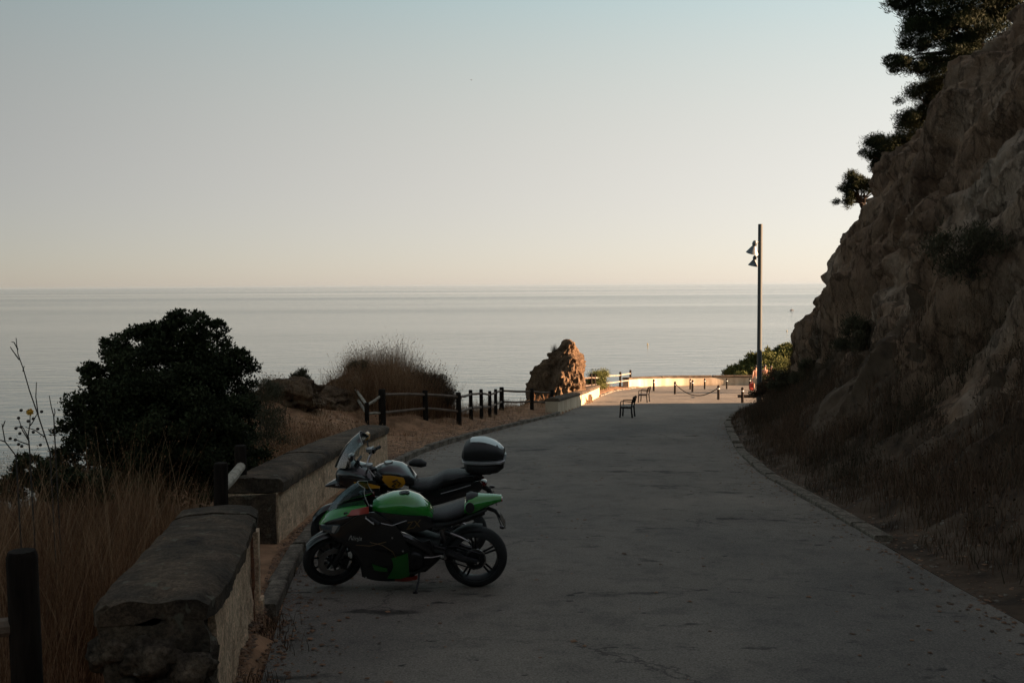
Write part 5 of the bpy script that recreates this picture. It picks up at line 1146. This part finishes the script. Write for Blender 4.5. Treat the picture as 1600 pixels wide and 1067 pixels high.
def touring_bike():
    root = empty('motorcycle'); tag(root, 'black and yellow touring motorcycle with tall clear screen and top box', 'motorcycle', 'parked motorcycles')
    SM = steer_mat((1.08, 0, .95), (1.42, 0, .31), 14)
    wheel(root, 'rear_wheel', Vector((0, 0, .318)), .318, .17, 5, M['dark_metal'], None, True, .11, False)
    wheel(root, 'front_wheel', Vector((1.43, 0, .315)), .315, .115, 10, M['dark_metal'], SM, False, .155, True)
    def fr(mb, nm, m): o = mb.build(nm, m, root); o.matrix_basis = SM; return o
    for s_ in (-1, 1):
        fr(MB().tube([(1.43, s_ * .10, .30), (1.28, s_ * .10, .62)], .027, 12), 'fork_leg', M['dark_metal'])
        fr(MB().tube([(1.28, s_ * .10, .62), (1.09, s_ * .10, 1.0)], .025, 12), 'fork_tube', M['steel'])
        fr(MB().tube([(1.07, s_ * .05, 1.04), (1.03, s_ * .14, 1.13), (.97, s_ * .30, 1.16), (.90, s_ * .41, 1.14)], .012, 8), 'handlebar', M['steel'])
        fr(MB().tube([(.945, s_ * .335, 1.155), (.895, s_ * .425, 1.137)], .020, 10), 'grip', M['rubber'])
        fr(MB().box((.985, s_ * .27, 1.165), (.07, .06, .05), Matrix.Rotation(R(20 * s_), 3, 'Z')), 'switch_box', M['dark_metal'])
        fr(MB().tube([(1.0, s_ * .24, 1.17), (1.03, s_ * .27, 1.18), (.97, s_ * .42, 1.15)], .007, 6), 'lever', M['steel'])
        fr(MB().lathe([(.0, -.02), (.035, -.02), (.037, .02), (.0, .022)], Matrix.Translation((1.02, s_ * .22, 1.20)), 14), 'fluid_reservoir', M['silver'])
    # mirrors
    for s_ in (-1, 1):
        MB().tube([(1.06, s_ * .22, 1.15), (1.10, s_ * .30, 1.24), (1.12, s_ * .36, 1.30)], .008, 6).build('mirror_stem', M['black_matt'], root)
        MB().loft([(1.10, s_ * .40, 1.33, .055, .03, 2.2), (1.125, s_ * .40, 1.33, .085, .05, 2.3), (1.16, s_ * .40, 1.33, .05, .03, 2.2)], 16).build('mirror', M['yellow'] if s_ < 0 else M['black_gloss'], root)
    # beak and mudguard
    rows = []
    for k in range(8):
        a = R(35 + k * 16); rows.append([(1.43 + .335 * math.cos(a), v * .07, .315 + .345 * math.sin(a) - .03 * v * v) for v in (-1, -.5, 0, .5, 1)])
    fr(MB().sheet(rows, .006, 2, (0, 0, -1)), 'front_mudguard', M['black_gloss'])
    MB().loft([(1.55, 0, .85, .02, .012, 2.4), (1.48, 0, .875, .07, .03, 2.6), (1.38, 0, .90, .12, .06, 2.6), (1.26, 0, .93, .15, .09, 2.6)], 18).build('beak', M['black_gloss'], root)
    MB().loft([(1.40, 0, .99, .09, .06, 2.4), (1.34, 0, 1.0, .17, .11, 2.6), (1.22, 0, 1.0, .22, .14, 2.6), (1.08, 0, .97, .22, .13, 2.6), (.96, 0, .93, .19, .10, 2.5)], 26).build('front_fairing', M['black_gloss'], root)
    for s_ in (1, -1):
        MB().sheet([[(1.405, s_ * .07, 1.02), (1.35, s_ * .165, 1.02)], [(1.405, s_ * .08, .94), (1.355, s_ * .165, .955)]], .012, 3, (-1, 0, 0)).build('headlight', M['lens_dark'], root)
        sd = [[(1.30, s_ * .20, 1.02), (1.12, s_ * .24, 1.02), (.92, s_ * .22, .99)], [(1.26, s_ * .21, .90), (1.06, s_ * .255, .87), (.86, s_ * .235, .86)], [(1.14, s_ * .17, .70), (1.0, s_ * .235, .66), (.88, s_ * .23, .68)], [(1.05, s_ * .13, .52), (.97, s_ * .18, .46), (.86, s_ * .18, .46)]]
        MB().sheet(sd, .012, 4, (0, -s_, 0)).build('side_fairing', M['black_gloss'], root)
        MB().sheet([[(1.16, s_ * .248, .985), (1.02, s_ * .252, .975), (.86, s_ * .243, .935)], [(1.10, s_ * .260, .925), (1.0, s_ * .265, .915), (.86, s_ * .248, .915)]], .006, 3, (0, -s_, 0)).build('fairing_panel', M['yellow'], root)
        MB().tube([(1.37, s_ * .16, .97), (1.34, s_ * .22, .94)], .008, 6).build('indicator_stem', M['black_matt'], root)
        MB().loft([(1.37, s_ * .235, .935, .012, .012, 2), (1.345, s_ * .24, .935, .02, .016, 2), (1.32, s_ * .235, .935, .012, .012, 2)], 10).build('indicator', M['black_gloss'], root)
    sc, rim = arc_sheet((1.43, 1.09), (1.20, 1.14), (1.12, 1.50), (1.05, 1.40), .215, .16, .035)
    w_ = sc.build('windscreen', M['screen_clear'], root); MB().tube(rim, .004, 6).build('screen_edge_glint', M['white_ink_glint'], w_)  # edge highlight of the tall screen, painted as a pale tube
    MB().tube([(1.33, .13, 1.12), (1.24, .12, 1.24), (1.14, .12, 1.34)], .008, 6).build('screen_bracket', M['black_matt'], root)
    MB().tube([(1.33, -.13, 1.12), (1.24, -.12, 1.24), (1.14, -.12, 1.34)], .008, 6).build('screen_bracket', M['black_matt'], root)
    MB().box((1.16, 0, 1.14), (.03, .18, .11), Matrix.Rotation(R(-30), 3, 'Y')).build('dashboard', M['black_matt'], root)
    tank = MB().loft([(1.02, 0, .97, .11, .07, 2.4), (.92, 0, 1.0, .18, .10, 2.6), (.78, 0, 1.025, .205, .115, 2.6), (.66, 0, 1.01, .195, .11, 2.5), (.56, 0, .965, .165, .09, 2.4), (.49, 0, .925, .12, .05, 2.3)], 28)
    tk = tank.build('tank', M['black_gloss'], root)
    MB().lathe([(.0, .010), (.045, .010), (.05, 0), (.05, -.02), (.0, -.02)], Matrix.Translation((.80, 0, 1.14)), 22).build('filler_cap', M['steel'], tk)
    for s_ in (1, -1):
        y_ = [[(.86, s_ * .205, 1.045), (.74, s_ * .214, 1.05), (.60, s_ * .195, 1.02)], [(.82, s_ * .222, .98), (.72, s_ * .224, .97), (.58, s_ * .20, .96)], [(.76, s_ * .214, .91), (.69, s_ * .213, .90), (.62, s_ * .20, .91)]]
        yo = MB().sheet(y_, .008, 3, (0, -s_, 0)).build('tank_panel', M['yellow'], root)
        MB().tube([(.66, s_ * .226, 1.01), (.72, s_ * .229, .985), (.68, s_ * .227, .96), (.73, s_ * .227, .935), (.69, s_ * .224, .92)], .008, 6).build('emblem', M['black_gloss'], yo)
        MB().tube([(.665, s_ * .224, .99), (.63, s_ * .214, .96), (.66, s_ * .222, .93)], .006, 6).build('emblem', M['black_gloss'], yo)
    MB().loft([(.95, 0, .55, .12, .16, 3), (.80, 0, .50, .19, .26, 3), (.60, 0, .48, .19, .26, 3), (.42, 0, .47, .14, .16, 3)], 20).build('engine', M['black_matt'], root)
    MB().loft([(.56, 0, .885, .11, .04, 2.8), (.46, 0, .87, .15, .055, 2.8), (.32, 0, .88, .175, .06, 2.8), (.22, 0, .92, .17, .085, 2.8), (.14, 0, .975, .16, .065, 2.8), (.0, 0, .99, .155, .055, 2.8), (-.12, 0, .985, .13, .045, 2.8), (-.18, 0, .98, .10, .025, 2.6)], 22).build('seat', M['seat'], root)
    for s_ in (1, -1):
        MB().sheet([[(.50, s_ * .17, .83), (.25, s_ * .18, .86), (.02, s_ * .175, .93), (-.26, s_ * .12, .965)], [(.42, s_ * .175, .74), (.22, s_ * .19, .77), (.0, s_ * .18, .83), (-.29, s_ * .12, .89)], [(.36, s_ * .16, .66), (.20, s_ * .17, .70), (.02, s_ * .16, .755), (-.25, s_ * .11, .83)]], .02, 3, (0, -s_, 0)).build('tail_panel', M['black_gloss'], root)
        MB().tube([(.18, s_ * .195, .835), (.0, s_ * .19, .885), (-.16, s_ * .165, .93)], .005, 6).build('side_trim', M['silver'], root)
        MB().tube([(.06, s_ * .17, .99), (-.08, s_ * .175, 1.03), (-.22, s_ * .14, 1.035), (-.30, s_ * .10, 1.0)], .012, 8).build('grab_rail', M['dark_metal'], root)
        MB().tube([(.45, s_ * .12, .46), (.25, s_ * .14, .45), (-.02, s_ * .13, .318)], [.035, .04, .028], 8).build('swing_arm', M['dark_metal'], root)
        MB().tube([(1.06, s_ * .10, .86), (.85, s_ * .20, .76), (.5, s_ * .19, .66), (.44, s_ * .15, .40)], .035, 8).build('frame_spar', M['black_matt'], root)
        MB().tube([(.36, s_ * .18, .44), (.35, s_ * .28, .44)], .014, 8).build('foot_peg', M['steel'], root)
        MB().tube([(-.33, s_ * .03, .80), (-.36, s_ * .14, .80)], .007, 6).build('indicator_stem', M['black_matt'], root)
        MB().loft([(-.34, s_ * .15, .80, .014, .014, 2), (-.37, s_ * .15, .80, .022, .018, 2), (-.40, s_ * .15, .80, .012, .012, 2)], 10).build('indicator', M['black_gloss'], root)
    MB().tube([(.28, -.16, .40), (.05, -.21, .50), (-.22, -.23, .62)], [.03, .055, .06], 14).build('exhaust', M['steel'], root)
    MB().loft([(-.26, 0, .90, .09, .035, 2.6), (-.31, 0, .90, .085, .03, 2.6), (-.325, 0, .90, .06, .02, 2.4)], 14).build('tail_light', M['lens_red'], root)
    MB().tube([(-.27, 0, .86), (-.34, 0, .82), (-.40, 0, .72)], [.035, .03, .018], 8).build('plate_hanger', M['black_matt'], root)
    MB().box((-.415, 0, .72), (.006, .18, .13), Matrix.Rotation(R(25), 3, 'Y')).build('number_plate', M['dark_metal'], root)
    MB().box((-.26, 0, 1.035), (.24, .17, .018)).build('luggage_rack', M['dark_metal'], root)
    # top box: base, grey band, lid with pale panel
    b_ = MB().loft([(-.085, 0, 1.14, .12, .05, 2.8), (-.12, 0, 1.13, .175, .075, 2.8), (-.30, 0, 1.12, .20, .095, 2.8), (-.46, 0, 1.13, .18, .08, 2.8), (-.525, 0, 1.145, .12, .05, 2.6)], 30).build('top_box', M['black_matt'], root)
    MB().loft([(-.065, 0, 1.20, .14, .018, 4), (-.09, 0, 1.195, .203, .020, 5), (-.30, 0, 1.19, .216, .020, 5), (-.50, 0, 1.195, .196, .020, 5), (-.548, 0, 1.20, .135, .018, 4)], 30).build('trim_band', M['silver'], b_)
    MB().loft([(-.06, 0, 1.255, .12, .045, 3), (-.09, 0, 1.285, .185, .085, 3), (-.18, 0, 1.305, .20, .115, 2.8), (-.32, 0, 1.30, .20, .115, 2.8), (-.46, 0, 1.28, .18, .09, 2.8), (-.53, 0, 1.25, .13, .05, 2.8)], 30).build('lid', M['black_matt'], b_)
    MB().sheet([[(-.16, -.10, 1.415), (-.30, -.115, 1.418), (-.44, -.10, 1.372), (-.515, -.06, 1.315)], [(-.15, 0, 1.424), (-.30, 0, 1.424), (-.45, 0, 1.380), (-.53, 0, 1.318)], [(-.16, .10, 1.415), (-.30, .115, 1.418), (-.44, .10, 1.372), (-.515, .06, 1.315)]], .02, 4, (.2, 0, -1)).build('lid_panel', M['silver'], b_)
    MB().box((-.543, 0, 1.245), (.012, .09, .018)).build('emblem', M['steel'], b_)
    MB().tube([(.50, .12, .24), (.50, .22, .13), (.52, .33, .088)], [.013, .012, .010], 8).build('side_stand', M['dark_metal'], root)
    MB().loft([(.60, -.20, 1.06, .03, .02, 2.2), (.55, -.22, 1.065, .06, .045, 2.4), (.46, -.22, 1.06, .06, .05, 2.4), (.40, -.21, 1.05, .03, .025, 2.2)], 14).build('tank_bag', M['black_matt'], root)
    return root
def place_bike(root, rear_px, rear_Y, yaw, lean, sc):
    p = P(rear_px, 900, rear_Y); p.z = road_z(p.x, rear_Y) + .003
    root.location = p; root.rotation_euler = (R(-lean), 0, R(180 + yaw)); root.scale = (sc, sc, sc)
place_bike(green_bike(), 744, 9.57, 0.0, 9.0, .962)
place_bike(touring_bike(), 720, 11.05, -4.0, 8.0, .968)

# ------------------------------------------------------------------ chairs
M['chair_wood_lit'] = mat('chair_wood_lit', (.055, .038, .026), .5, col2=(.028, .020, .015), scale=6, bump=.3, bscale=30, stretch=(1, 6, 1))  # paler copy for the seat slats, sunlight put into the colour
M['chair_shaded'] = mat('chair_wood_shaded', (.018, .013, .010), .7, col2=(.010, .008, .006), scale=6, spec=.15)  # same wood for the back slats, shade put into its colour
M['chair_iron'] = mat('chair_iron', (.010, .009, .009), .65, col2=(.006, .006, .006), scale=12, spec=.15)
def make_chair():
    root = empty('park_chair')
    for sy in (-.27, .27):
        MB().tube([(.24, sy, .0), (.225, sy, .20), (.215, sy, .42)], [.034, .030, .030], 8).build('leg', M['chair_iron'], root)
        MB().tube([(-.26, sy, .0), (-.235, sy, .22), (-.22, sy, .42)], [.034, .030, .030], 8).build('leg', M['chair_iron'], root)
        MB().tube([(.215, sy, .42), (.22, sy, .56), (.20, sy, .655), (.10, sy, .665), (-.15, sy, .655), (-.28, sy, .65)], [.018, .018, .020, .020, .020, .018], 8).build('armrest', M['chair_iron'], root)
        MB().tube([(-.22, sy, .40), (-.25, sy, .55), (-.33, sy, .83)], [.026, .024, .022], 8).build('back_post', M['chair_iron'], root)
        MB().box((0, sy, .405), (.46, .035, .05)).build('seat_rail', M['chair_iron'], root)
    for k in range(4): MB().box((-.165 + k * .115, 0, .442), (.09, .57, .024)).build('seat_slat', M['chair_wood_lit'], root)
    for k, (x, z) in enumerate([(-.255, .60), (-.285, .71), (-.318, .81)]):
        MB().box((x + .028, 0, z), (.024, .57, .085), Matrix.Rotation(R(-16), 3, 'Y')).build('back_slat', M['chair_shaded'], root)
    return root
def copy_tree(o, parent=None):
    c = o.copy(); COL.objects.link(c); c.parent = parent
    for ch in o.children: copy_tree(ch, c)
    return c
ch1 = make_chair(); bpy.context.view_layer.update(); ch2 = copy_tree(ch1)
for c_, (px, py), yaw, lab in ((ch1, (980, 652), 162, 'dark wooden armchair standing in the shade, nearer of the two'), (ch2, (1006, 628.5), 158, 'dark wooden armchair out in the sunlight, farther of the two')):
    p = G(px, py); c_.location = (p.x, p.y, road_z(p.x, p.y) + .012); c_.rotation_euler = (0, R(0), R(yaw)); tag(c_, lab, 'chair', 'single park chairs on the road')

# ------------------------------------------------------------------ bollards, chains, lamp post
M['bollard'] = mat('bollard_paint', (.014, .010, .008), .7, col2=(.009, .007, .006), scale=8, spec=.15)
M['band'] = mat('white_band', (.72, .70, .66), .6)
def make_bollard():
    root = empty('bollard')
    MB().lathe([(.0, -.05), (.075, -.05), (.075, .60), (.0, .60)], None, 16).build('shaft', M['bollard'], root)
    MB().lathe([(.0, .602), (.077, .602), (.077, .668), (.0, .668)], None, 16).build('reflective_band', M['band'], root)
    MB().lathe([(.0, .67), (.075, .67), (.078, .74), (.066, .80), (.035, .835), (.0, .84)], None, 16).build('head', M['bollard'], root)
    return root
b0 = make_bollard(); bpy.context.view_layer.update()
BL = [((1160, 628.7), 'bollard nearest the bank, rightmost of the front bollards'), ((1122.5, 624.5), 'bollard second from the bank holding the near end of the chain'), ((1054.7, 615.4), 'bollard holding the left end of the sagging chain'), ((1021.5, 611), 'leftmost bollard, standing just right of the farther chair'), ((1082, 612.5), 'bollard in the middle of the terrace beside a thinner one'), ((1078.5, 608.6), 'thin dark bollard at the foot of the far wall, third from the right'), ((1101, 608), 'thin dark bollard at the far wall between the chain and the lamp'), ((1135.5, 607.7), 'thin dark bollard at the far wall right of the chain'), ((1171.5, 607.5), 'dark bollard at the far wall beside the red bag')]
bpos = []
for k, ((px, py), lab) in enumerate(BL):
    o = b0 if k == 0 else copy_tree(b0); p = G(px, py); z = road_z(p.x, p.y); o.location = (p.x, p.y, z); bpos.append(Vector((p.x, p.y, z)))
    if k > 4: o.scale = (.85, .85, .95)
    tag(o, lab, 'bollard', 'bollards on the terrace')
def chain(a, b, sag, label):
    A, B_ = a + Vector((0, 0, .70)), b + Vector((0, 0, .70)); L_ = (B_ - A).length; n = int(L_ / .085); mb = MB()
    for k in range(n):
        q = (k + .5) / n; p = A.lerp(B_, q) - Vector((0, 0, sag * 4 * q * (1 - q))); d = (B_ - A) / L_ - Vector((0, 0, sag * 4 * (1 - 2 * q) / L_)); d.normalize()
        s_ = d.cross(Vector((0, 0, 1))).normalized(); u_ = s_.cross(d)
        w_ = s_ if k % 2 else u_
        ring = [d * .058 * math.cos(t_) + w_ * .03 * math.sin(t_) for t_ in [i * math.pi / 3 for i in range(6)]]
        mb.tube([p - a + r_ for r_ in ring] + [p - a + ring[0]], .011, 4, False)
    o = mb.build('chain', M['chair_iron'], None, 0); o.location = a; tag(o, label, 'chain', 'chains between bollards')
chain(bpos[2], bpos[1], .62, 'sagging chain hung between the two front bollards')
M['galv'] = mat('painted_pole', (.05, .062, .064), .6, .0, col2=(.035, .045, .047), scale=4, stretch=(3, 3, .3))
M['lamp_grey'] = mat('lamp_shade_grey', (.17, .19, .205), .45, .3, col2=(.12, .135, .15), scale=6)
M['lamp_in'] = mat('lamp_inside', (.05, .04, .035), .6)
lp = Vector((P(1186, 636, 49.6).x, 49.6, 0)); lp.z = zrf(49.6) - .05
lamp = empty('street_lamp', lp); tag(lamp, 'tall slim lamp post with two bell shaped heads near its top', 'street lamp')
ptop = P(1188, 350, 49.6).z - lp.z
MB().lathe([(.0, -.2), (.135, -.2), (.13, .5), (.115, ptop * .55), (.112, ptop - .01), (.0, ptop)], None, 20).build('pole', M['galv'], lamp)
for k, (py, dx, dy, tilt) in enumerate([(376, -.27, -.14, 16), (399, -.19, .20, 10)]):
    z = P(1188, py, 49.6).z - lp.z
    hd = empty('lamp_head', (dx, dy, z)); hd.parent = lamp; s_ = 1.25 if k == 0 else 1.0
    T = Matrix.Rotation(R(tilt), 4, 'X') @ Matrix.Rotation(R(10), 4, 'Y') @ Matrix.Scale(s_, 4)
    MB().lathe([(.0, .0), (.06, -.01), (.098, -.08), (.102, -.16), (.075, -.215), (.0, -.22)], T, 18).build('housing', M['lamp_grey'], hd)
    MB().lathe([(.06, -.21), (.10, -.26), (.17, -.38), (.245, -.50), (.255, -.53), (.235, -.50), (.16, -.38), (.09, -.27)], T, 26, True).build('shade', M['lamp_grey'], hd)
    MB().lathe([(.0, -.40), (.12, -.40), (.15, -.44), (.15, -.46), (.0, -.46)], T, 20).build('reflector', M['lamp_in'], hd)
    MB().tube([(-dx * .75, -dy * .75, -.10), (-dx * .4, -dy * .4, -.08), (0, 0, -.10)], .03, 8).build('bracket', M['lamp_grey'], hd)
p = G(1174, 621.5)
o = MB().tube([(-.75, .25, .0), (-.2, .05, .02), (.3, -.1, .0), (.9, -.3, .02)], [.09, .10, .095, .08], 10).build('fallen_log', M['bark']); o.location = (p.x, p.y, p.z + .085); tag(o, 'dark log lying on the terrace beside the rightmost bollard', 'log')

# ------------------------------------------------------------------ people
M['skin'] = mat('skin', (.48, .25, .17), .55, col2=(.42, .21, .14), scale=4)
M['hair'] = mat('hair', (.03, .018, .012), .6)
M['shorts_pale'] = mat('pale_shorts', (.45, .40, .34), .8)
M['shorts_black'] = mat('black_shorts', (.02, .02, .022), .8)
M['shorts_red'] = mat('red_shorts', (.35, .04, .03), .8)
M['bag_red'] = mat('red_bag', (.50, .05, .035), .7)
def person(loc, yaw, shorts, label, h=1.72, stride=.12, arm=.0, ponytail=False):
    root = empty('person', loc, (0, 0, R(yaw))); tag(root, label, 'person', 'people walking on the terrace')
    s_ = h / 1.75
    J = {'pel': (0, 0, .95, .125), 'wst': (0, 0, 1.08, .115), 'chs': (0, .0, 1.30, .15), 'nck0': (0, 0, 1.46, .08), 'nck': (.01, 0, 1.53, .052), 'hd0': (.015, 0, 1.60, .075), 'hd1': (.02, 0, 1.68, .088), 'hd2': (.01, 0, 1.745, .055)}
    edges = [('pel', 'wst'), ('wst', 'chs'), ('chs', 'nck0'), ('nck0', 'nck'), ('nck', 'hd0'), ('hd0', 'hd1'), ('hd1', 'hd2')]
    for q, sd in ((1, 'l'), (-1, 'r')):
        fx = stride * q
        J.update({'hip' + sd: (0, .09 * q, .90, .092), 'kne' + sd: (fx * .7 + .03, .10 * q, .50, .062), 'clf' + sd: (fx * .9 - .01, .10 * q, .36, .058), 'ank' + sd: (fx * 1.2, .10 * q, .085, .038), 'toe' + sd: (fx * 1.2 + .14, .115 * q, .035, .032), 'sho' + sd: (0, .175 * q, 1.43, .062), 'elb' + sd: (-.03 - fx * .5 + arm * .1, .25 * q, 1.14, .042), 'wri' + sd: (.06 - fx + arm * .25, .27 * q, .90 + arm * .3, .030), 'hnd' + sd: (.09 - fx + arm * .28, .27 * q, .82 + arm * .32, .034), 'fin' + sd: (.11 - fx + arm * .3, .265 * q, .755 + arm * .33, .016), 'thb' + sd: (.13 - fx + arm * .3, .245 * q, .81 + arm * .33, .012)})
        edges += [('pel', 'hip' + sd), ('hip' + sd, 'kne' + sd), ('kne' + sd, 'clf' + sd), ('clf' + sd, 'ank' + sd), ('ank' + sd, 'toe' + sd), ('chs', 'sho' + sd), ('sho' + sd, 'elb' + sd), ('elb' + sd, 'wri' + sd), ('wri' + sd, 'hnd' + sd), ('hnd' + sd, 'fin' + sd), ('hnd' + sd, 'thb' + sd)]
    ks = list(J); me = bpy.data.meshes.new('body'); me.from_pydata([tuple(c * s_ for c in J[k][:3]) for k in ks], [(ks.index(a), ks.index(b)) for a, b in edges], [])
    o = bpy.data.objects.new('tmp', me); COL.objects.link(o); md = o.modifiers.new('skin', 'SKIN'); sv = me.skin_vertices[0].data
    for i, k in enumerate(ks): sv[i].radius = (J[k][3] * s_, J[k][3] * s_); sv[i].use_root = (k == 'pel')
    sb = o.modifiers.new('sub', 'SUBSURF'); sb.levels = 2; sb.render_levels = 2
    bm2 = bpy.data.meshes.new_from_object(o.evaluated_get(bpy.context.evaluated_depsgraph_get())); bpy.data.objects.remove(o)
    bm2.materials.clear(); bm2.materials.append(M['skin']); bm2.shade_smooth(); body = link('body', bm2, root)
    # shorts wrapped round hips and thighs
    mb = MB(); ring = lambda z, rx, ry, cx, cy: [(cx + rx * math.cos(t_) , cy + ry * math.sin(t_), z) for t_ in [i * math.pi / 8 for i in range(16)]]
    mb.loft([(0, 0, 0, .01, .01, 2)], 4) if False else None
    w_ = MB(); w_.lathe([(.125, 1.04), (.150, .96), (.155, .88), (.10, .82)], Matrix.Scale(s_, 4) @ Matrix.Scale(1.12, 4, (0, 1, 0)), 18)
    for q in (1, -1): w_.tube([(0, .085 * q * s_, .90 * s_), (stride * q * .35 * s_, .095 * q * s_, .70 * s_), (stride * q * .55 * s_ + .01, .10 * q * s_, .58 * s_)], [.115 * s_, .105 * s_, .10 * s_], 12)
    w_.build('shorts', shorts, root)
    hr = MB(); hr.lathe([(.0, .118), (.05, .108), (.085, .065), (.096, .01), (.088, -.04), (.06, -.06), (.0, -.05)], Matrix.Translation((-.018 * s_, 0, 1.70 * s_)) @ Matrix.Scale(s_, 4), 14)
    hr.build('hair', M['hair'], root)
    fc = MB(); fc.loft([(.095 * s_, 0, 1.655 * s_, .012, .022, 2), (.118 * s_, 0, 1.645 * s_, .008, .012, 2)], 8)
    fc.build('nose', M['skin'], root)
    for q in (1, -1):
        MB().lathe([(.0, -.006), (.009, 0), (.0, .006)], Matrix.Translation((.094 * s_, .03 * q, 1.69 * s_)), 8).build('eye', M['hair'], root)
        MB().lathe([(.0, -.012), (.022, 0), (.0, .012)], Matrix.Translation((.01, .088 * q * s_, 1.67 * s_)) @ Matrix.Rotation(R(90), 4, 'X'), 8).build('ear', M['skin'], root)
    return root
pp = [(1181, 70.0, 95, M['shorts_pale'], 'shirtless person in pale shorts walking left of the lamp post', 1.74, .13, 0), (1195, 71.5, 80, M['shorts_black'], 'shirtless person in black shorts just right of the lamp post', 1.76, .10, .3), (1204.5, 70.5, 110, M['shorts_red'], 'bare chested person half hidden by the dry bush', 1.70, .14, .9)]
for px, Y, yaw, sh, lab, h, st_, ar in pp:
    x = P(px, 600, Y).x; person((x, Y, road_z(x, Y) + .004), yaw, sh, lab, h, st_, ar)
x = P(1174.5, 600, 70.2).x; zb_ = road_z(x, 70.2)
bag = MB().loft([(-.16, 0, .24, .05, .18, 3), (-.10, 0, .26, .10, .25, 3), (.08, 0, .26, .10, .26, 3), (.15, 0, .24, .05, .19, 3)], 16)
bag.tube([(-.10, 0, .48), (-.06, 0, .66), (.05, 0, .67), (.09, 0, .49)], .014, 6)
o = bag.build('beach_bag', M['bag_red']); o.location = (x, 70.2, zb_ + .012); tag(o, 'bright red beach bag standing on the terrace by the far wall', 'bag')

# ------------------------------------------------------------------ sea and sky specks
M['boat_dark'] = mat('boat_hull', (.05, .05, .06), .5)
M['buoy'] = mat('buoy_yellow', (.30, .22, .06), .6)
def sea_pt(px, py):
    v = ray(px, py); k = -CZ / v.z; return Vector((v.x * k, v.y * k, 0))
p = sea_pt(1237.3, 485); boat = empty('small_boat', p, (0, 0, R(12))); tag(boat, 'tiny dark boat far out on the sea near the cliff edge', 'boat')
MB().loft([(-2.4, 0, .25, .7, .35, 2.6), (-1.0, 0, .28, .9, .42, 2.6), (1.2, 0, .35, .8, .42, 2.4), (2.6, 0, .55, .12, .22, 2.2)], 16).build('hull', M['boat_dark'], boat)
MB().loft([(-1.2, 0, .95, .55, .35, 3), (.2, 0, 1.0, .55, .42, 3), (.7, 0, .85, .45, .22, 3)], 14).build('cabin', M['boat_dark'], boat)
MB().tube([(-.5, 0, 1.2), (-.5, 0, 3.4)], .07, 6).build('mast', M['boat_dark'], boat)
for px, py, lab in ((1011.8, 538, 'small yellow buoy on the sea above the terrace'), (1229.5, 517, 'small yellow buoy on the sea just left of the cliff')):
    p = sea_pt(px, py); o = empty('buoy', p); tag(o, lab, 'buoy', 'yellow buoys on the sea')
    MB().lathe([(.0, -.3), (.25, -.3), (.40, 0), (.32, .25), (.10, .42), (.0, .44)], None, 14).build('float', M['buoy'], o)
    MB().tube([(0, 0, .38), (0, 0, .95)], .06, 6).build('marker', M['buoy'], o)
p = P(736.5, 125.5, 260); o = empty('bird', p, (R(10), 0, R(35))); tag(o, 'tiny dark bird high in the sky left of centre', 'bird')
MB().loft([(-.24, 0, 0, .02, .02, 2), (-.1, 0, 0, .06, .06, 2), (.1, 0, 0, .06, .06, 2), (.2, 0, .02, .035, .035, 2), (.28, 0, .01, .008, .008, 2)], 10).build('body', M['hair'], o)
for q in (1, -1): MB().add([(.10, 0, .02), (.06, .35 * q, .12), (-.02, .62 * q, .06), (-.06, .32 * q, .10), (-.10, 0, .02), (.0, .3 * q, .085)], [(0, 1, 5), (1, 2, 5), (2, 3, 5), (3, 4, 5), (4, 0, 5)]).build('wing', M['hair'], o, 0)

# ------------------------------------------------------------------ sea haze
hz = bpy.data.materials.new('sea_haze'); hz.use_nodes = True; n, l = nodes_of(hz); n.remove(n['Principled BSDF'])
pv = n.new('ShaderNodeVolumePrincipled'); pv.inputs['Color'].default_value = (.38, .53, .68, 1); pv.inputs['Density'].default_value = 6.5e-6; pv.inputs['Anisotropy'].default_value = .3
l.new(pv.outputs[0], n['Material Output'].inputs['Volume'])
hb = MB().box((0, (47000 - 400) / 2, 28.0), (94000, 47400, 66)).build('haze', hz, None, 0); tag(hb, 'thin sea haze fading the water towards the horizon', kind='stuff')
